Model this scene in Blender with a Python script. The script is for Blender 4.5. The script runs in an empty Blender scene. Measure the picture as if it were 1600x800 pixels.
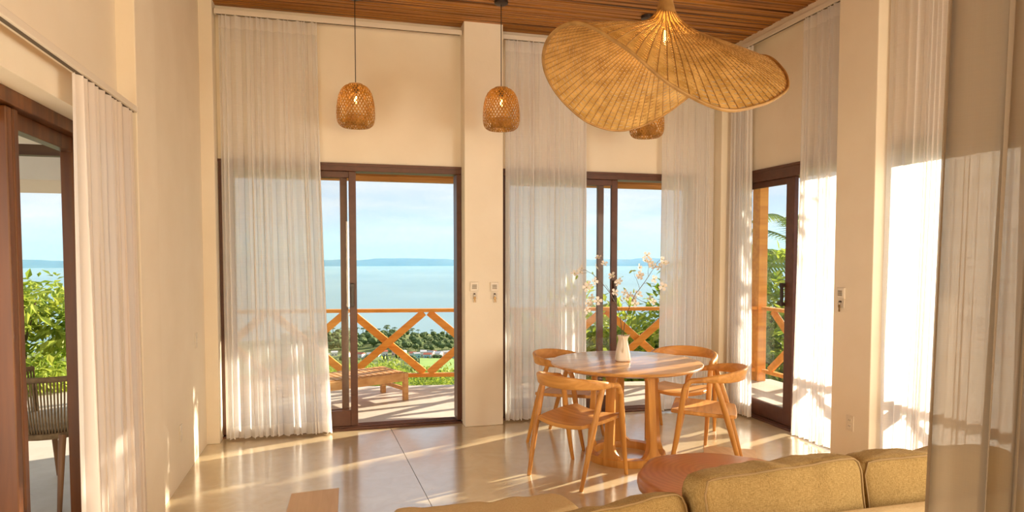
import bpy, bmesh, math, random
from mathutils import Vector, Matrix, noise
R = math.radians
PI = math.pi
sc = bpy.context.scene
COL = sc.collection

# ------------------------------------------------------------------ camera
cam = bpy.data.cameras.new('camera')
cam.sensor_width = 36.0
cam.lens = 36.0 * 1028.65 / 1600.0
cam.shift_y = 46.2 / 1600.0
cam.clip_start = 0.05
cam.clip_end = 40000
cam_o = bpy.data.objects.new('camera', cam)
cam_o.location = (0, 0, 1.55)
cam_o.rotation_euler = (R(90) - 0.0447, 0, -0.2616)
COL.objects.link(cam_o)
sc.camera = cam_o

# ------------------------------------------------------------------ colour management
sc.view_settings.view_transform = 'Standard'
sc.view_settings.look = 'None'
sc.view_settings.exposure = 0.0
sc.view_settings.gamma = 1.0
sc.view_settings.use_curve_mapping = False
cy = sc.cycles
cy.use_denoising = True
cy.max_bounces = 10
cy.diffuse_bounces = 5
cy.glossy_bounces = 3
cy.transmission_bounces = 8
cy.transparent_max_bounces = 24
cy.volume_bounces = 0
cy.sample_clamp_indirect = 6.0
cy.caustics_reflective = False
cy.caustics_refractive = False

# ------------------------------------------------------------------ sky
world = bpy.data.worlds.new('world')
sc.world = world
world.use_nodes = True
nt = world.node_tree
nt.nodes.clear()
def nn(tree, typ, **kw):
    n = tree.nodes.new(typ)
    for k, v in kw.items():
        setattr(n, k, v)
    return n
def ramp(tree, stops, interp='LINEAR'):
    n = tree.nodes.new('ShaderNodeValToRGB')
    n.color_ramp.interpolation = interp
    e = n.color_ramp.elements
    while len(e) < len(stops):
        e.new(0.5)
    for el, (p, c) in zip(e, stops):
        el.position = p
        el.color = (*c, 1) if len(c) == 3 else c
    return n
tc = nn(nt, 'ShaderNodeTexCoord')
sep = nn(nt, 'ShaderNodeSeparateXYZ')
nt.links.new(tc.outputs['Generated'], sep.inputs[0])
grad = ramp(nt, [(0.0, (.53, .66, .79)), (.035, (.56, .68, .80)), (.09, (.60, .70, .82)), (.3, (.60, .74, .88)), (1.0, (.52, .68, .86))])
nt.links.new(sep.outputs['Z'], grad.inputs[0])
mp = nn(nt, 'ShaderNodeMapping')
mp.inputs['Scale'].default_value = (2.2, 2.2, 13.0)
mp.inputs['Location'].default_value = (.3, 1.1, .35)
nt.links.new(tc.outputs['Generated'], mp.inputs[0])
cl = nn(nt, 'ShaderNodeTexNoise')
cl.inputs['Scale'].default_value = 1.6
cl.inputs['Detail'].default_value = 6
cl.inputs['Roughness'].default_value = .55
nt.links.new(mp.outputs[0], cl.inputs['Vector'])
clr = ramp(nt, [(.36, (0, 0, 0)), (.60, (1, 1, 1))])
nt.links.new(cl.outputs['Fac'], clr.inputs[0])
hz = nn(nt, 'ShaderNodeMapRange')           # clouds thin out just above the far shore
hz.inputs['From Min'].default_value = .015
hz.inputs['From Max'].default_value = .05
nt.links.new(sep.outputs['Z'], hz.inputs['Value'])
ml = nn(nt, 'ShaderNodeMath', operation='MULTIPLY')
nt.links.new(clr.outputs[0], ml.inputs[0]); nt.links.new(hz.outputs[0], ml.inputs[1])
mixs = nn(nt, 'ShaderNodeMixRGB')
mixs.inputs['Color2'].default_value = (.79, .81, .85, 1)
nt.links.new(ml.outputs[0], mixs.inputs['Fac']); nt.links.new(grad.outputs[0], mixs.inputs['Color1'])
bg = nn(nt, 'ShaderNodeBackground')
bg.inputs['Strength'].default_value = 1.15
nt.links.new(mixs.outputs[0], bg.inputs['Color'])
wo = nn(nt, 'ShaderNodeOutputWorld')
nt.links.new(bg.outputs[0], wo.inputs['Surface'])

# ------------------------------------------------------------------ sun: low, coming in through the corner doors
sun = bpy.data.lights.new('sun', 'SUN')
sun.energy = 16.5
sun.angle = R(.5)
sun.color = (1.0, .86, .66)
sun_o = bpy.data.objects.new('sun', sun)
_az, _el = R(21), R(16)
_d = Vector((-math.cos(_az) * math.cos(_el), -math.sin(_az) * math.cos(_el), -math.sin(_el)))
sun_o.rotation_euler = _d.to_track_quat('-Z', 'Y').to_euler()
sun_o.location = (20, 10, 12)
COL.objects.link(sun_o)

# ------------------------------------------------------------------ large area lights: added warm fill from behind and both sides
def area(name, loc, target, sx, sy, power, color):
    l = bpy.data.lights.new(name, 'AREA')
    l.shape = 'RECTANGLE'; l.size = sx; l.size_y = sy
    l.energy = power; l.color = color
    o = bpy.data.objects.new(name, l)
    o.location = loc
    o.rotation_euler = (Vector(target) - Vector(loc)).to_track_quat('-Z', 'Y').to_euler()
    COL.objects.link(o)
    return o
area('rear_fill', (1.7, -7.8, 1.3), (2.4, 4.0, 1.0), 2.8, 2.5, 330, (1.0, .77, .46))  # added fill standing before the solid rear wall
area('side_window_fill', (3.80, .1, 1.6), (-1.0, 4.6, 1.2), 2.0, 1.5, 170, (1.0, .90, .76))  # added fill inside the side window, brightens the left wall
area('side_door_fill', (-1.36, .5, 1.1), (3.8, 4.4, 1.1), 1.8, 2.0, 82, (1.0, .88, .70))  # added fill at the left opening, brightens the right wall

# ------------------------------------------------------------------ helpers
class MB:
    """collects geometry for one mesh object"""
    def __init__(s):
        s.v = []; s.f = []; s.m = []; s.mi = 0
    def add(s, vs, fs):
        b = len(s.v)
        s.v += [tuple(v) for v in vs]
        for f in fs:
            s.f.append(tuple(b + i for i in f)); s.m.append(s.mi)
        return s
    def box(s, x0, x1, y0, y1, z0, z1):
        return s.add([(x0,y0,z0),(x1,y0,z0),(x1,y1,z0),(x0,y1,z0),(x0,y0,z1),(x1,y0,z1),(x1,y1,z1),(x0,y1,z1)],
                     [(0,3,2,1),(4,5,6,7),(0,1,5,4),(1,2,6,5),(2,3,7,6),(3,0,4,7)])
    def bar(s, a, b, w, t, up=(0,0,1)):
        """box from a to b, w across (in the plane of up), t the other way"""
        a, b = Vector(a), Vector(b)
        d = (b - a).normalized(); up = Vector(up)
        n = d.cross(up)
        if n.length < 1e-5: n = d.cross(Vector((1, 0, 0)))
        n.normalize(); u = n.cross(d).normalized()
        vs = []
        for q in (a, b):
            for i, j in ((-1,-1),(1,-1),(1,1),(-1,1)):
                vs.append(q + n * (i * t / 2) + u * (j * w / 2))
        return s.add(vs, [(0,3,2,1),(4,5,6,7),(0,1,5,4),(1,2,6,5),(2,3,7,6),(3,0,4,7)])
    def tube(s, path, rad, n=8, cap=True, sec=None):
        """round (or sec-shaped) sweep along a polyline; rad a number or a list"""
        P = [Vector(p) for p in path]
        k = len(P)
        if not hasattr(rad, '__len__'): rad = [rad] * k
        T = []
        for i in range(k):
            a = P[max(i-1, 0)]; b = P[min(i+1, k-1)]
            T.append((b - a).normalized())
        u = T[0].orthogonal().normalized()
        vs = []
        for i in range(k):
            u = (u - T[i] * u.dot(T[i]))
            u = u.normalized() if u.length > 1e-6 else T[i].orthogonal().normalized()
            w = T[i].cross(u)
            for j in range(n):
                a = 2 * PI * j / n
                vs.append(P[i] + (u * math.cos(a) + w * math.sin(a)) * rad[i])
        fs = []
        for i in range(k - 1):
            for j in range(n):
                fs.append((i*n+j, i*n+(j+1) % n, (i+1)*n+(j+1) % n, (i+1)*n+j))
        if cap:
            fs.append(tuple(range(n-1, -1, -1))); fs.append(tuple((k-1)*n + j for j in range(n)))
        return s.add(vs, fs)
    def sweep(s, frames, sec_fn, cap=True):
        """frames: list of (pos, side, up); sec_fn(i) -> list of (a, b) offsets"""
        vs = []; n = None
        for i, (p, sd, up) in enumerate(frames):
            S = sec_fn(i); n = len(S)
            for a, b in S: vs.append(p + sd * a + up * b)
        k = len(frames); fs = []
        for i in range(k - 1):
            for j in range(n):
                fs.append((i*n+j, i*n+(j+1) % n, (i+1)*n+(j+1) % n, (i+1)*n+j))
        if cap:
            fs.append(tuple(range(n-1, -1, -1))); fs.append(tuple((k-1)*n + j for j in range(n)))
        return s.add(vs, fs)
    def lathe(s, prof, n=24, c=(0,0,0), cap0=False, cap1=False):
        vs = []
        for r, z in prof:
            for j in range(n):
                a = 2 * PI * j / n
                vs.append((c[0] + r*math.cos(a), c[1] + r*math.sin(a), c[2] + z))
        fs = []
        for i in range(len(prof) - 1):
            for j in range(n):
                fs.append((i*n+j, i*n+(j+1) % n, (i+1)*n+(j+1) % n, (i+1)*n+j))
        if cap0: fs.append(tuple(range(n-1, -1, -1)))
        if cap1: fs.append(tuple((len(prof)-1)*n + j for j in range(n)))
        return s.add(vs, fs)
    def prism(s, pts, z0, z1):
        n = len(pts)
        vs = [(x, y, z0) for x, y in pts] + [(x, y, z1) for x, y in pts]
        fs = [tuple(range(n-1, -1, -1)), tuple(range(n, 2*n))]
        fs += [(i, (i+1) % n, n + (i+1) % n, n + i) for i in range(n)]
        return s.add(vs, fs)
    def grid(s, nu, nv, fn, closed_u=False):
        b = [fn(i, j) for j in range(nv) for i in range(nu)]
        fs = []
        for j in range(nv - 1):
            for i in range(nu if closed_u else nu - 1):
                i2 = (i + 1) % nu
                fs.append((j*nu+i, j*nu+i2, (j+1)*nu+i2, (j+1)*nu+i))
        return s.add(b, fs)
    def mesh(s, name, mats, smooth=None, off=(0,0,0)):
        me = bpy.data.meshes.new(name)
        me.from_pydata([(x-off[0], y-off[1], z-off[2]) for x, y, z in s.v], [], s.f)
        for m in (mats if isinstance(mats, (list, tuple)) else [mats]): me.materials.append(m)
        if any(s.m): me.polygons.foreach_set('material_index', s.m)
        if smooth is not None:
            me.polygons.foreach_set('use_smooth', [True] * len(s.f))
            if smooth < 179: me.set_sharp_from_angle(angle=R(smooth))
        me.update()
        return me
WOFF = {}
def off_of(parent):
    return WOFF.get(parent.name, Vector((0,0,0))) if parent else Vector((0,0,0))
def tag(o, label=None, cat=None, group=None, kind=None):
    if label: o['label'] = label
    if cat: o['category'] = cat
    if group: o['group'] = group
    if kind: o['kind'] = kind
    return o
def obj(name, mb, mat, parent=None, smooth=None, bevel=0, seg=2, label=None, kind=None):
    """links one mesh object; mb is in world (or the thing's own) space"""
    off = off_of(parent)
    me = mb if isinstance(mb, bpy.types.Mesh) else mb.mesh(name, mat, smooth, off)
    o = bpy.data.objects.new(name, me)
    COL.objects.link(o)
    if parent: o.parent = parent
    WOFF[o.name] = off
    if bevel:
        b = o.modifiers.new('bevel', 'BEVEL'); b.width = bevel; b.segments = seg; b.limit_method = 'ANGLE'; b.angle_limit = R(40)
    return tag(o, label, None, None, kind)
def thing(name, label, cat, loc=(0,0,0), group=None, kind=None):
    o = bpy.data.objects.new(name, None)
    o.empty_display_size = .1
    o.location = loc
    COL.objects.link(o)
    WOFF[o.name] = Vector(loc)
    return tag(o, label, cat, group, kind)
def copy_tree(o, parent=None):
    c = o.copy(); COL.objects.link(c); c.parent = parent
    for ch in list(o.children): copy_tree(ch, c)
    return c

# ------------------------------------------------------------------ materials
def new_mat(name):
    m = bpy.data.materials.new(name); m.use_nodes = True
    t = m.node_tree
    return m, t, t.nodes['Principled BSDF']
def srgb(r, g, b):
    f = lambda c: (c/255/12.92) if c/255 <= .04045 else ((c/255+.055)/1.055)**2.4
    return (f(r), f(g), f(b))
def plain(name, col, rough=.5, metal=0, spec=.5):
    m, t, b = new_mat(name)
    b.inputs['Base Color'].default_value = (*col, 1)
    b.inputs['Roughness'].default_value = rough
    b.inputs['Metallic'].default_value = metal
    b.inputs['Specular IOR Level'].default_value = spec
    return m
def noisy(name, c1, c2, scale=5, rough=.6, bump=0, bscale=None, stretch=(1,1,1), detail=4, lo=.3, hi=.7, spec=.5, coord='Object', bdist=.01):
    m, t, b = new_mat(name)
    co = nn(t, 'ShaderNodeTexCoord'); mp = nn(t, 'ShaderNodeMapping')
    mp.inputs['Scale'].default_value = stretch
    t.links.new(co.outputs[coord], mp.inputs[0])
    no = nn(t, 'ShaderNodeTexNoise'); no.inputs['Scale'].default_value = scale; no.inputs['Detail'].default_value = detail
    t.links.new(mp.outputs[0], no.inputs['Vector'])
    r = ramp(t, [(lo, c1), (hi, c2)])
    t.links.new(no.outputs['Fac'], r.inputs[0]); t.links.new(r.outputs[0], b.inputs['Base Color'])
    b.inputs['Roughness'].default_value = rough
    b.inputs['Specular IOR Level'].default_value = spec
    if bump:
        n2 = nn(t, 'ShaderNodeTexNoise'); n2.inputs['Scale'].default_value = bscale or scale; n2.inputs['Detail'].default_value = 4
        t.links.new(mp.outputs[0], n2.inputs['Vector'])
        bp = nn(t, 'ShaderNodeBump'); bp.inputs['Strength'].default_value = bump; bp.inputs['Distance'].default_value = bdist
        t.links.new(n2.outputs['Fac'], bp.inputs['Height']); t.links.new(bp.outputs[0], b.inputs['Normal'])
    return m
def wood(name, c1, c2, axis=0, scale=6, rough=.4, spec=.4, knots=False):
    st = [26, 26, 26]; st[axis] = 1.6
    m, t, b = new_mat(name)
    co = nn(t, 'ShaderNodeTexCoord'); mp = nn(t, 'ShaderNodeMapping')
    mp.inputs['Scale'].default_value = st
    t.links.new(co.outputs['Object'], mp.inputs[0])
    no = nn(t, 'ShaderNodeTexNoise'); no.inputs['Scale'].default_value = scale/6; no.inputs['Detail'].default_value = 5; no.inputs['Distortion'].default_value = .6
    t.links.new(mp.outputs[0], no.inputs['Vector'])
    r = ramp(t, [(.32, c1), (.68, c2)])
    t.links.new(no.outputs['Fac'], r.inputs[0])
    out = r.outputs[0]
    if knots:
        vo = nn(t, 'ShaderNodeTexVoronoi'); vo.inputs['Scale'].default_value = 2.6
        t.links.new(co.outputs['Object'], vo.inputs['Vector'])
        kr = ramp(t, [(.03, (.25, .12, .05)), (.085, (1, 1, 1))])
        t.links.new(vo.outputs['Distance'], kr.inputs[0])
        mu = nn(t, 'ShaderNodeMixRGB', blend_type='MULTIPLY'); mu.inputs[0].default_value = .8
        t.links.new(out, mu.inputs[1]); t.links.new(kr.outputs[0], mu.inputs[2]); out = mu.outputs[0]
    t.links.new(out, b.inputs['Base Color'])
    b.inputs['Roughness'].default_value = rough
    b.inputs['Specular IOR Level'].default_value = spec
    bp = nn(t, 'ShaderNodeBump'); bp.inputs['Strength'].default_value = .12; bp.inputs['Distance'].default_value = .004
    t.links.new(no.outputs['Fac'], bp.inputs['Height']); t.links.new(bp.outputs[0], b.inputs['Normal'])
    return m
M = {}
M['wall'] = noisy('wall_paint', (.81, .72, .57), (.85, .765, .62), 3.0, .85, .06, 60, spec=.2)
M['wall_trim'] = plain('trim_paint', (.82, .71, .55), .6)
M['rail_white'] = plain('rail_white', (.74, .66, .55), .45)
M['slot'] = plain('rail_slot', (.10, .075, .05), .7)
M['teak'] = wood('teak', (.45, .185, .032), (.65, .305, .065), 2, 5, .38)
M['teak_x'] = wood('teak_grain_x', (.48, .205, .042), (.70, .345, .09), 0, 5, .42)
M['teak_top'] = wood('lacquered_table_top', (.48, .215, .05), (.70, .36, .105), 0, 5, .42)
_b = M['teak_top'].node_tree.nodes['Principled BSDF']; _b.inputs['Coat Weight'].default_value = 1.0; _b.inputs['Coat IOR'].default_value = 1.8; _b.inputs['Coat Roughness'].default_value = .2
M['teak_dark'] = wood('teak_doorframe', (.075, .023, .005), (.17, .055, .011), 2, 4, .35, knots=True)
M['brown_metal'] = noisy('dark_brown_frame', (.085, .028, .012), (.115, .040, .018), 20, .42)
M['rail_wood'] = wood('orange_railing_wood', (.70, .26, .03), (.86, .38, .06), 0, 4, .5, knots=True)
M['lounger_wood'] = wood('lounger_wood', (.52, .26, .09), (.70, .40, .17), 0, 4, .5)
M['slab_wood'] = None
M['black'] = plain('black_metal', (.03, .018, .012), .4)
M['chrome'] = plain('steel', (.45, .40, .34), .3, .8)
M['brass_key'] = plain('brass_key', (.30, .18, .07), .35, .7)
M['ceramic'] = noisy('cream_ceramic', (.74, .66, .52), (.82, .75, .62), 8, .35)
M['plastic'] = plain('ivory_plastic', (.74, .66, .53), .4)
M['grey_print'] = plain('grey_print', (.36, .30, .22), .5)
M['petal'] = plain('white_petal', (.86, .80, .72), .6)
M['petal_core'] = plain('flower_core', (.45, .42, .10), .6)
M['leaf_green'] = plain('young_leaf', (.28, .38, .06), .5)
M['twig'] = plain('twig_bark', (.12, .06, .03), .7)
M['bulb_glass'] = None

# polished concrete
def concrete(name, c1, c2, c3, rough, coat=0):
    m, t, b = new_mat(name)
    co = nn(t, 'ShaderNodeTexCoord')
    n1 = nn(t, 'ShaderNodeTexNoise'); n1.inputs['Scale'].default_value = .9; n1.inputs['Detail'].default_value = 7; n1.inputs['Distortion'].default_value = .5
    n2 = nn(t, 'ShaderNodeTexNoise'); n2.inputs['Scale'].default_value = 7; n2.inputs['Detail'].default_value = 6; n2.inputs['Distortion'].default_value = 1.2
    n3 = nn(t, 'ShaderNodeTexVoronoi'); n3.inputs['Scale'].default_value = 5.5
    for n in (n1, n2, n3): t.links.new(co.outputs['Object'], n.inputs['Vector'])
    r1 = ramp(t, [(.35, c1), (.65, c2)]); t.links.new(n1.outputs['Fac'], r1.inputs[0])
    r2 = ramp(t, [(.35, (0,0,0)), (.75, (1,1,1))]); t.links.new(n2.outputs['Fac'], r2.inputs[0])
    mx = nn(t, 'ShaderNodeMixRGB'); mx.inputs['Color2'].default_value = (*c3, 1)
    mm = nn(t, 'ShaderNodeMath', operation='MULTIPLY'); mm.inputs[1].default_value = .45
    t.links.new(r2.outputs[0], mm.inputs[0]); t.links.new(mm.outputs[0], mx.inputs['Fac']); t.links.new(r1.outputs[0], mx.inputs['Color1'])
    sp = ramp(t, [(.02, (.35, .22, .12)), (.035, (1, 1, 1))]); t.links.new(n3.outputs['Distance'], sp.inputs[0])
    mu = nn(t, 'ShaderNodeMixRGB', blend_type='MULTIPLY'); mu.inputs[0].default_value = .5
    t.links.new(mx.outputs[0], mu.inputs[1]); t.links.new(sp.outputs[0], mu.inputs[2])
    t.links.new(mu.outputs[0], b.inputs['Base Color'])
    b.inputs['Specular IOR Level'].default_value = .9
    rr = nn(t, 'ShaderNodeMapRange'); rr.inputs['To Min'].default_value = rough - .07; rr.inputs['To Max'].default_value = rough + .1
    t.links.new(n2.outputs['Fac'], rr.inputs['Value']); t.links.new(rr.outputs[0], b.inputs['Roughness'])
    if coat:
        b.inputs['Coat Weight'].default_value = coat; b.inputs['Coat IOR'].default_value = 1.85; b.inputs['Coat Roughness'].default_value = .16
    return m
M['floor'] = concrete('polished_concrete', (.59, .465, .275), (.69, .57, .375), (.48, .36, .175), .2, 1.0)
M['deck'] = concrete('deck_concrete', (.58, .51, .43), (.67, .60, .52), (.50, .42, .33), .5)

# sheer linen: partly see-through, partly scattering
def sheer(name, col, open_, trans):
    m, t, b = new_mat(name)
    t.nodes.remove(b)
    out = t.nodes['Material Output']
    co = nn(t, 'ShaderNodeTexCoord')
    def thread(sx, sy, sz):
        mp = nn(t, 'ShaderNodeMapping'); mp.inputs['Scale'].default_value = (sx, sy, sz)
        t.links.new(co.outputs['Object'], mp.inputs[0])
        n = nn(t, 'ShaderNodeTexNoise'); n.inputs['Scale'].default_value = 1; n.inputs['Detail'].default_value = 3
        t.links.new(mp.outputs[0], n.inputs['Vector']); return n
    a, c = thread(420, 420, 5), thread(6, 6, 420)
    ad = nn(t, 'ShaderNodeMath', operation='ADD'); t.links.new(a.outputs['Fac'], ad.inputs[0]); t.links.new(c.outputs['Fac'], ad.inputs[1])
    mr = nn(t, 'ShaderNodeMapRange'); mr.inputs['From Min'].default_value = .7; mr.inputs['From Max'].default_value = 1.3
    mr.inputs['To Min'].default_value = open_ * .7; mr.inputs['To Max'].default_value = open_ * 1.3
    t.links.new(ad.outputs[0], mr.inputs['Value'])
    df = nn(t, 'ShaderNodeBsdfDiffuse'); df.inputs['Color'].default_value = (*col, 1)
    tl = nn(t, 'ShaderNodeBsdfTranslucent'); tl.inputs['Color'].default_value = (*col, 1)
    tr = nn(t, 'ShaderNodeBsdfTransparent')
    m1 = nn(t, 'ShaderNodeMixShader'); m1.inputs[0].default_value = trans
    t.links.new(df.outputs[0], m1.inputs[1]); t.links.new(tl.outputs[0], m1.inputs[2])
    m2 = nn(t, 'ShaderNodeMixShader'); t.links.new(mr.outputs[0], m2.inputs[0])
    t.links.new(m1.outputs[0], m2.inputs[1]); t.links.new(tr.outputs[0], m2.inputs[2])
    t.links.new(m2.outputs[0], out.inputs['Surface'])
    return m
M['sheer'] = sheer('sheer_linen', (.97, .955, .945), .15, .60)
M['sheer_hem'] = sheer('sheer_linen_double', (.97, .95, .935), .06, .55)
M['sheer_shaded'] = sheer('shaded_linen', (.26, .20, .138), .07, .45)  # backlit shade of the near curtain put into a darker cloth colour
M['linen'] = sheer('white_linen', (.90, .83, .77), .04, .4)

def glass(name, tint, refl):
    m, t, b = new_mat(name)
    t.nodes.remove(b); out = t.nodes['Material Output']
    tr = nn(t, 'ShaderNodeBsdfTransparent'); tr.inputs['Color'].default_value = (*tint, 1)
    gl = nn(t, 'ShaderNodeBsdfGlossy'); gl.inputs['Roughness'].default_value = .01; gl.inputs['Color'].default_value = (*refl, 1)
    fr = nn(t, 'ShaderNodeFresnel'); fr.inputs['IOR'].default_value = 1.5
    ge = nn(t, 'ShaderNodeNewGeometry'); iv = nn(t, 'ShaderNodeMath', operation='SUBTRACT'); iv.inputs[0].default_value = 1
    t.links.new(ge.outputs['Backfacing'], iv.inputs[1])
    fm = nn(t, 'ShaderNodeMath', operation='MULTIPLY'); t.links.new(fr.outputs[0], fm.inputs[0]); t.links.new(iv.outputs[0], fm.inputs[1])
    mx = nn(t, 'ShaderNodeMixShader'); t.links.new(fm.outputs[0], mx.inputs[0])
    t.links.new(tr.outputs[0], mx.inputs[1]); t.links.new(gl.outputs[0], mx.inputs[2])
    t.links.new(mx.outputs[0], out.inputs['Surface'])
    return m
M['glass'] = glass('door_glass', (.985, .995, .99), (.9, .9, .9))
M['bulb_glass'] = glass('bulb_glass', (1, .93, .8), (.6, .6, .6))

def cloth(name, c1, c2, c3):
    m, t, b = new_mat(name)
    co = nn(t, 'ShaderNodeTexCoord')
    outs = []
    for st in ((900, 90, 90), (60, 700, 700)):
        mp = nn(t, 'ShaderNodeMapping'); mp.inputs['Scale'].default_value = st
        t.links.new(co.outputs['Object'], mp.inputs[0])
        n = nn(t, 'ShaderNodeTexNoise'); n.inputs['Scale'].default_value = 1; n.inputs['Detail'].default_value = 2
        t.links.new(mp.outputs[0], n.inputs['Vector']); outs.append(n)
    a1 = nn(t, 'ShaderNodeMath', operation='ADD')
    t.links.new(outs[0].outputs[0], a1.inputs[0]); t.links.new(outs[1].outputs[0], a1.inputs[1])
    dv = nn(t, 'ShaderNodeMath', operation='MULTIPLY'); dv.inputs[1].default_value = .5
    t.links.new(a1.outputs[0], dv.inputs[0])
    r = ramp(t, [(.34, c1), (.5, c2), (.66, c3)]); t.links.new(dv.outputs[0], r.inputs[0])
    t.links.new(r.outputs[0], b.inputs['Base Color'])
    b.inputs['Roughness'].default_value = .95; b.inputs['Specular IOR Level'].default_value = .1
    return m
M['sofa'] = cloth('olive_linen', (.19, .115, .038), (.32, .205, .072), (.44, .30, .12))
M['sofa_light'] = cloth('sand_linen', (.48, .33, .15), (.58, .42, .21), (.66, .50, .28))
M['piping'] = plain('piping', (.30, .19, .075), .9)

def wicker(name, c1, c2, tl):
    m, t, b = new_mat(name)
    out = t.nodes['Material Output']
    co = nn(t, 'ShaderNodeTexCoord')
    n = nn(t, 'ShaderNodeTexNoise'); n.inputs['Scale'].default_value = 14; n.inputs['Detail'].default_value = 6
    t.links.new(co.outputs['Object'], n.inputs['Vector'])
    r = ramp(t, [(.35, c1), (.65, c2)]); t.links.new(n.outputs['Fac'], r.inputs[0])
    t.links.new(r.outputs[0], b.inputs['Base Color']); b.inputs['Roughness'].default_value = .55
    tr = nn(t, 'ShaderNodeBsdfTranslucent'); t.links.new(r.outputs[0], tr.inputs['Color'])
    mx = nn(t, 'ShaderNodeMixShader'); mx.inputs[0].default_value = tl
    t.links.new(b.outputs[0], mx.inputs[1]); t.links.new(tr.outputs[0], mx.inputs[2]); t.links.new(mx.outputs[0], out.inputs['Surface'])
    return m
M['wicker'] = wicker('rattan_weave', (.50, .275, .06), (.74, .455, .14), .25)
M['wicker_rib'] = wicker('rattan_rib', (.30, .155, .04), (.44, .24, .07), .05)
M['bamboo'] = wicker('bamboo_strip', (.34, .16, .025), (.50, .26, .05), .35)
M['bamboo_cap'] = plain('bamboo_cap', (.55, .36, .15), .5)
def glow(name, col, s):
    m, t, b = new_mat(name)
    t.nodes.remove(b); e = nn(t, 'ShaderNodeEmission'); e.inputs['Color'].default_value = (*col, 1); e.inputs['Strength'].default_value = s
    t.links.new(e.outputs[0], t.nodes['Material Output'].inputs['Surface']); return m
M['filament'] = glow('filament', (1.0, .62, .22), 26)

# live-edge slab: growth rings
def slab_mat():
    m, t, b = new_mat('slab_rings')
    co = nn(t, 'ShaderNodeTexCoord')
    mp = nn(t, 'ShaderNodeMapping'); mp.inputs['Location'].default_value = (-.06, -.05, 0); mp.inputs['Scale'].default_value = (1, 1.25, .15)
    t.links.new(co.outputs['Object'], mp.inputs[0])
    w = nn(t, 'ShaderNodeTexWave', wave_type='RINGS', rings_direction='SPHERICAL')
    w.inputs['Scale'].default_value = 9; w.inputs['Distortion'].default_value = 3.2; w.inputs['Detail'].default_value = 3; w.inputs['Detail Scale'].default_value = 1.3
    t.links.new(mp.outputs[0], w.inputs['Vector'])
    r = ramp(t, [(0, (.47, .145, .033)), (1, (.55, .19, .048))]); t.links.new(w.outputs['Fac'], r.inputs[0])
    n = nn(t, 'ShaderNodeTexNoise'); n.inputs['Scale'].default_value = 5; t.links.new(co.outputs['Object'], n.inputs['Vector'])
    mu = nn(t, 'ShaderNodeMixRGB', blend_type='MULTIPLY'); mu.inputs[0].default_value = .35
    t.links.new(r.outputs[0], mu.inputs[1]); t.links.new(n.outputs['Color'], mu.inputs[2])
    t.links.new(mu.outputs[0], b.inputs['Base Color'])
    b.inputs['Roughness'].default_value = .28
    return m
M['slab_wood'] = slab_mat()

# ------------------------------------------------------------------ room shell
YB, XR, XL = 5.995, 3.88, -1.04          # back infill wall, right infill wall, left wall
YP, XP = 5.82, 3.71                      # faces of the pillars
ZC = 3.62                                # ceiling
YN = -8.0                                # rear end of the room
HD = 2.35                                # door head
fl = thing('floor', 'polished beige concrete floor with a saw-cut joint', 'floor', (0, 0, 0), kind='structure')
JX0, JX1 = .455, .56                     # the saw-cut joint runs slightly askew
def jx(y): return JX0 + (JX1 - JX0) * (6.1 - y) / 2.1
a = MB().prism([(-1.5, YN), (jx(YN) - .002, YN), (jx(6.1) - .002, 6.1), (-1.5, 6.1)], -.12, 0)
obj('floor_slab', a, M['floor'], fl)
a = MB().prism([(jx(YN) + .002, YN), (4.05, YN), (4.05, 6.1), (jx(6.1) + .002, 6.1)], -.12, 0)
obj('floor_slab', a, M['floor'], fl)
obj('joint_filler', MB().prism([(jx(YN) - .002, YN), (jx(YN) + .002, YN), (jx(6.1) + .002, 6.1), (jx(6.1) - .002, 6.1)], -.12, -.003), M['slot'], fl)

# back wall: header over the two doors, pillars
wb = thing('wall_back', 'cream plastered wall with two tall sliding doors', 'wall', (0, YB, 0), kind='structure')
obj('header', MB().box(-1.15, 4.05, YB, YB + .16, HD, ZC + .1), M['wall'], wb)
for x0, x1 in ((-1.15, -.94), (1.12, 1.475), (3.52, 4.05)):
    obj('infill', MB().box(x0, x1, YB, YB + .16, 0, HD), M['wall'], wb)
for x0, x1 in ((XL - .05, -.94), (1.12, 1.475), (XP, 4.05)):
    obj('pillar', MB().box(x0, x1, YP, YB - .0005, 0, ZC + .1), M['wall'], wb, bevel=.006)
# right wall
wr = thing('wall_right', 'cream plastered wall with sliding doors behind sheer curtains', 'wall', (XR, 4, 0), kind='structure')
obj('header', MB().box(XR, XR + .16, YN, YP, HD, ZC + .1), M['wall'], wr)
for y0, y1 in ((4.02, 4.27), (1.15, 2.05), (YN, -1.0)):
    obj('infill', MB().box(XR, XR + .16, y0, y1, 0, HD), M['wall'], wr)
obj('sill_wall', MB().box(XR, XR + .16, -1.0, 1.15, 0, .85), M['wall'], wr)
for y0, y1 in ((3.88, 4.26), (1.15, 1.5)):
    obj('pillar', MB().box(XP, XR - .0005, y0, y1, 0, ZC + .1), M['wall'], wr, bevel=.006)
# left wall: full wall, shallow pier, opening with its header
wl = thing('wall_left', 'cream plastered wall with a shallow pier beside the wooden door', 'wall', (XL, 3, 0), kind='structure')
obj('plaster', MB().box(XL - .26, XL, 4.2, YB + .16, 0, ZC + .1), M['wall'], wl)
obj('pier', MB().box(-1.34, -.99, 3.85, 4.24, 0, ZC + .1), M['wall'], wl, bevel=.005)
obj('header', MB().box(-1.34, -1.08, -.6, 3.8495, 2.19, ZC + .1), M['wall'], wl)
obj('rear_plaster', MB().box(-1.34, -1.08, YN, -.6, 0, ZC + .1), M['wall'], wl)
# rear wall, outside the picture, solid
wn = thing('wall_rear', 'cream plastered wall behind the viewer', 'wall', (1.4, YN, 0), kind='structure')
obj('plaster', MB().box(-1.34, 4.05, YN - .16, YN, 0, ZC + .1), M['wall'], wn)

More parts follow.
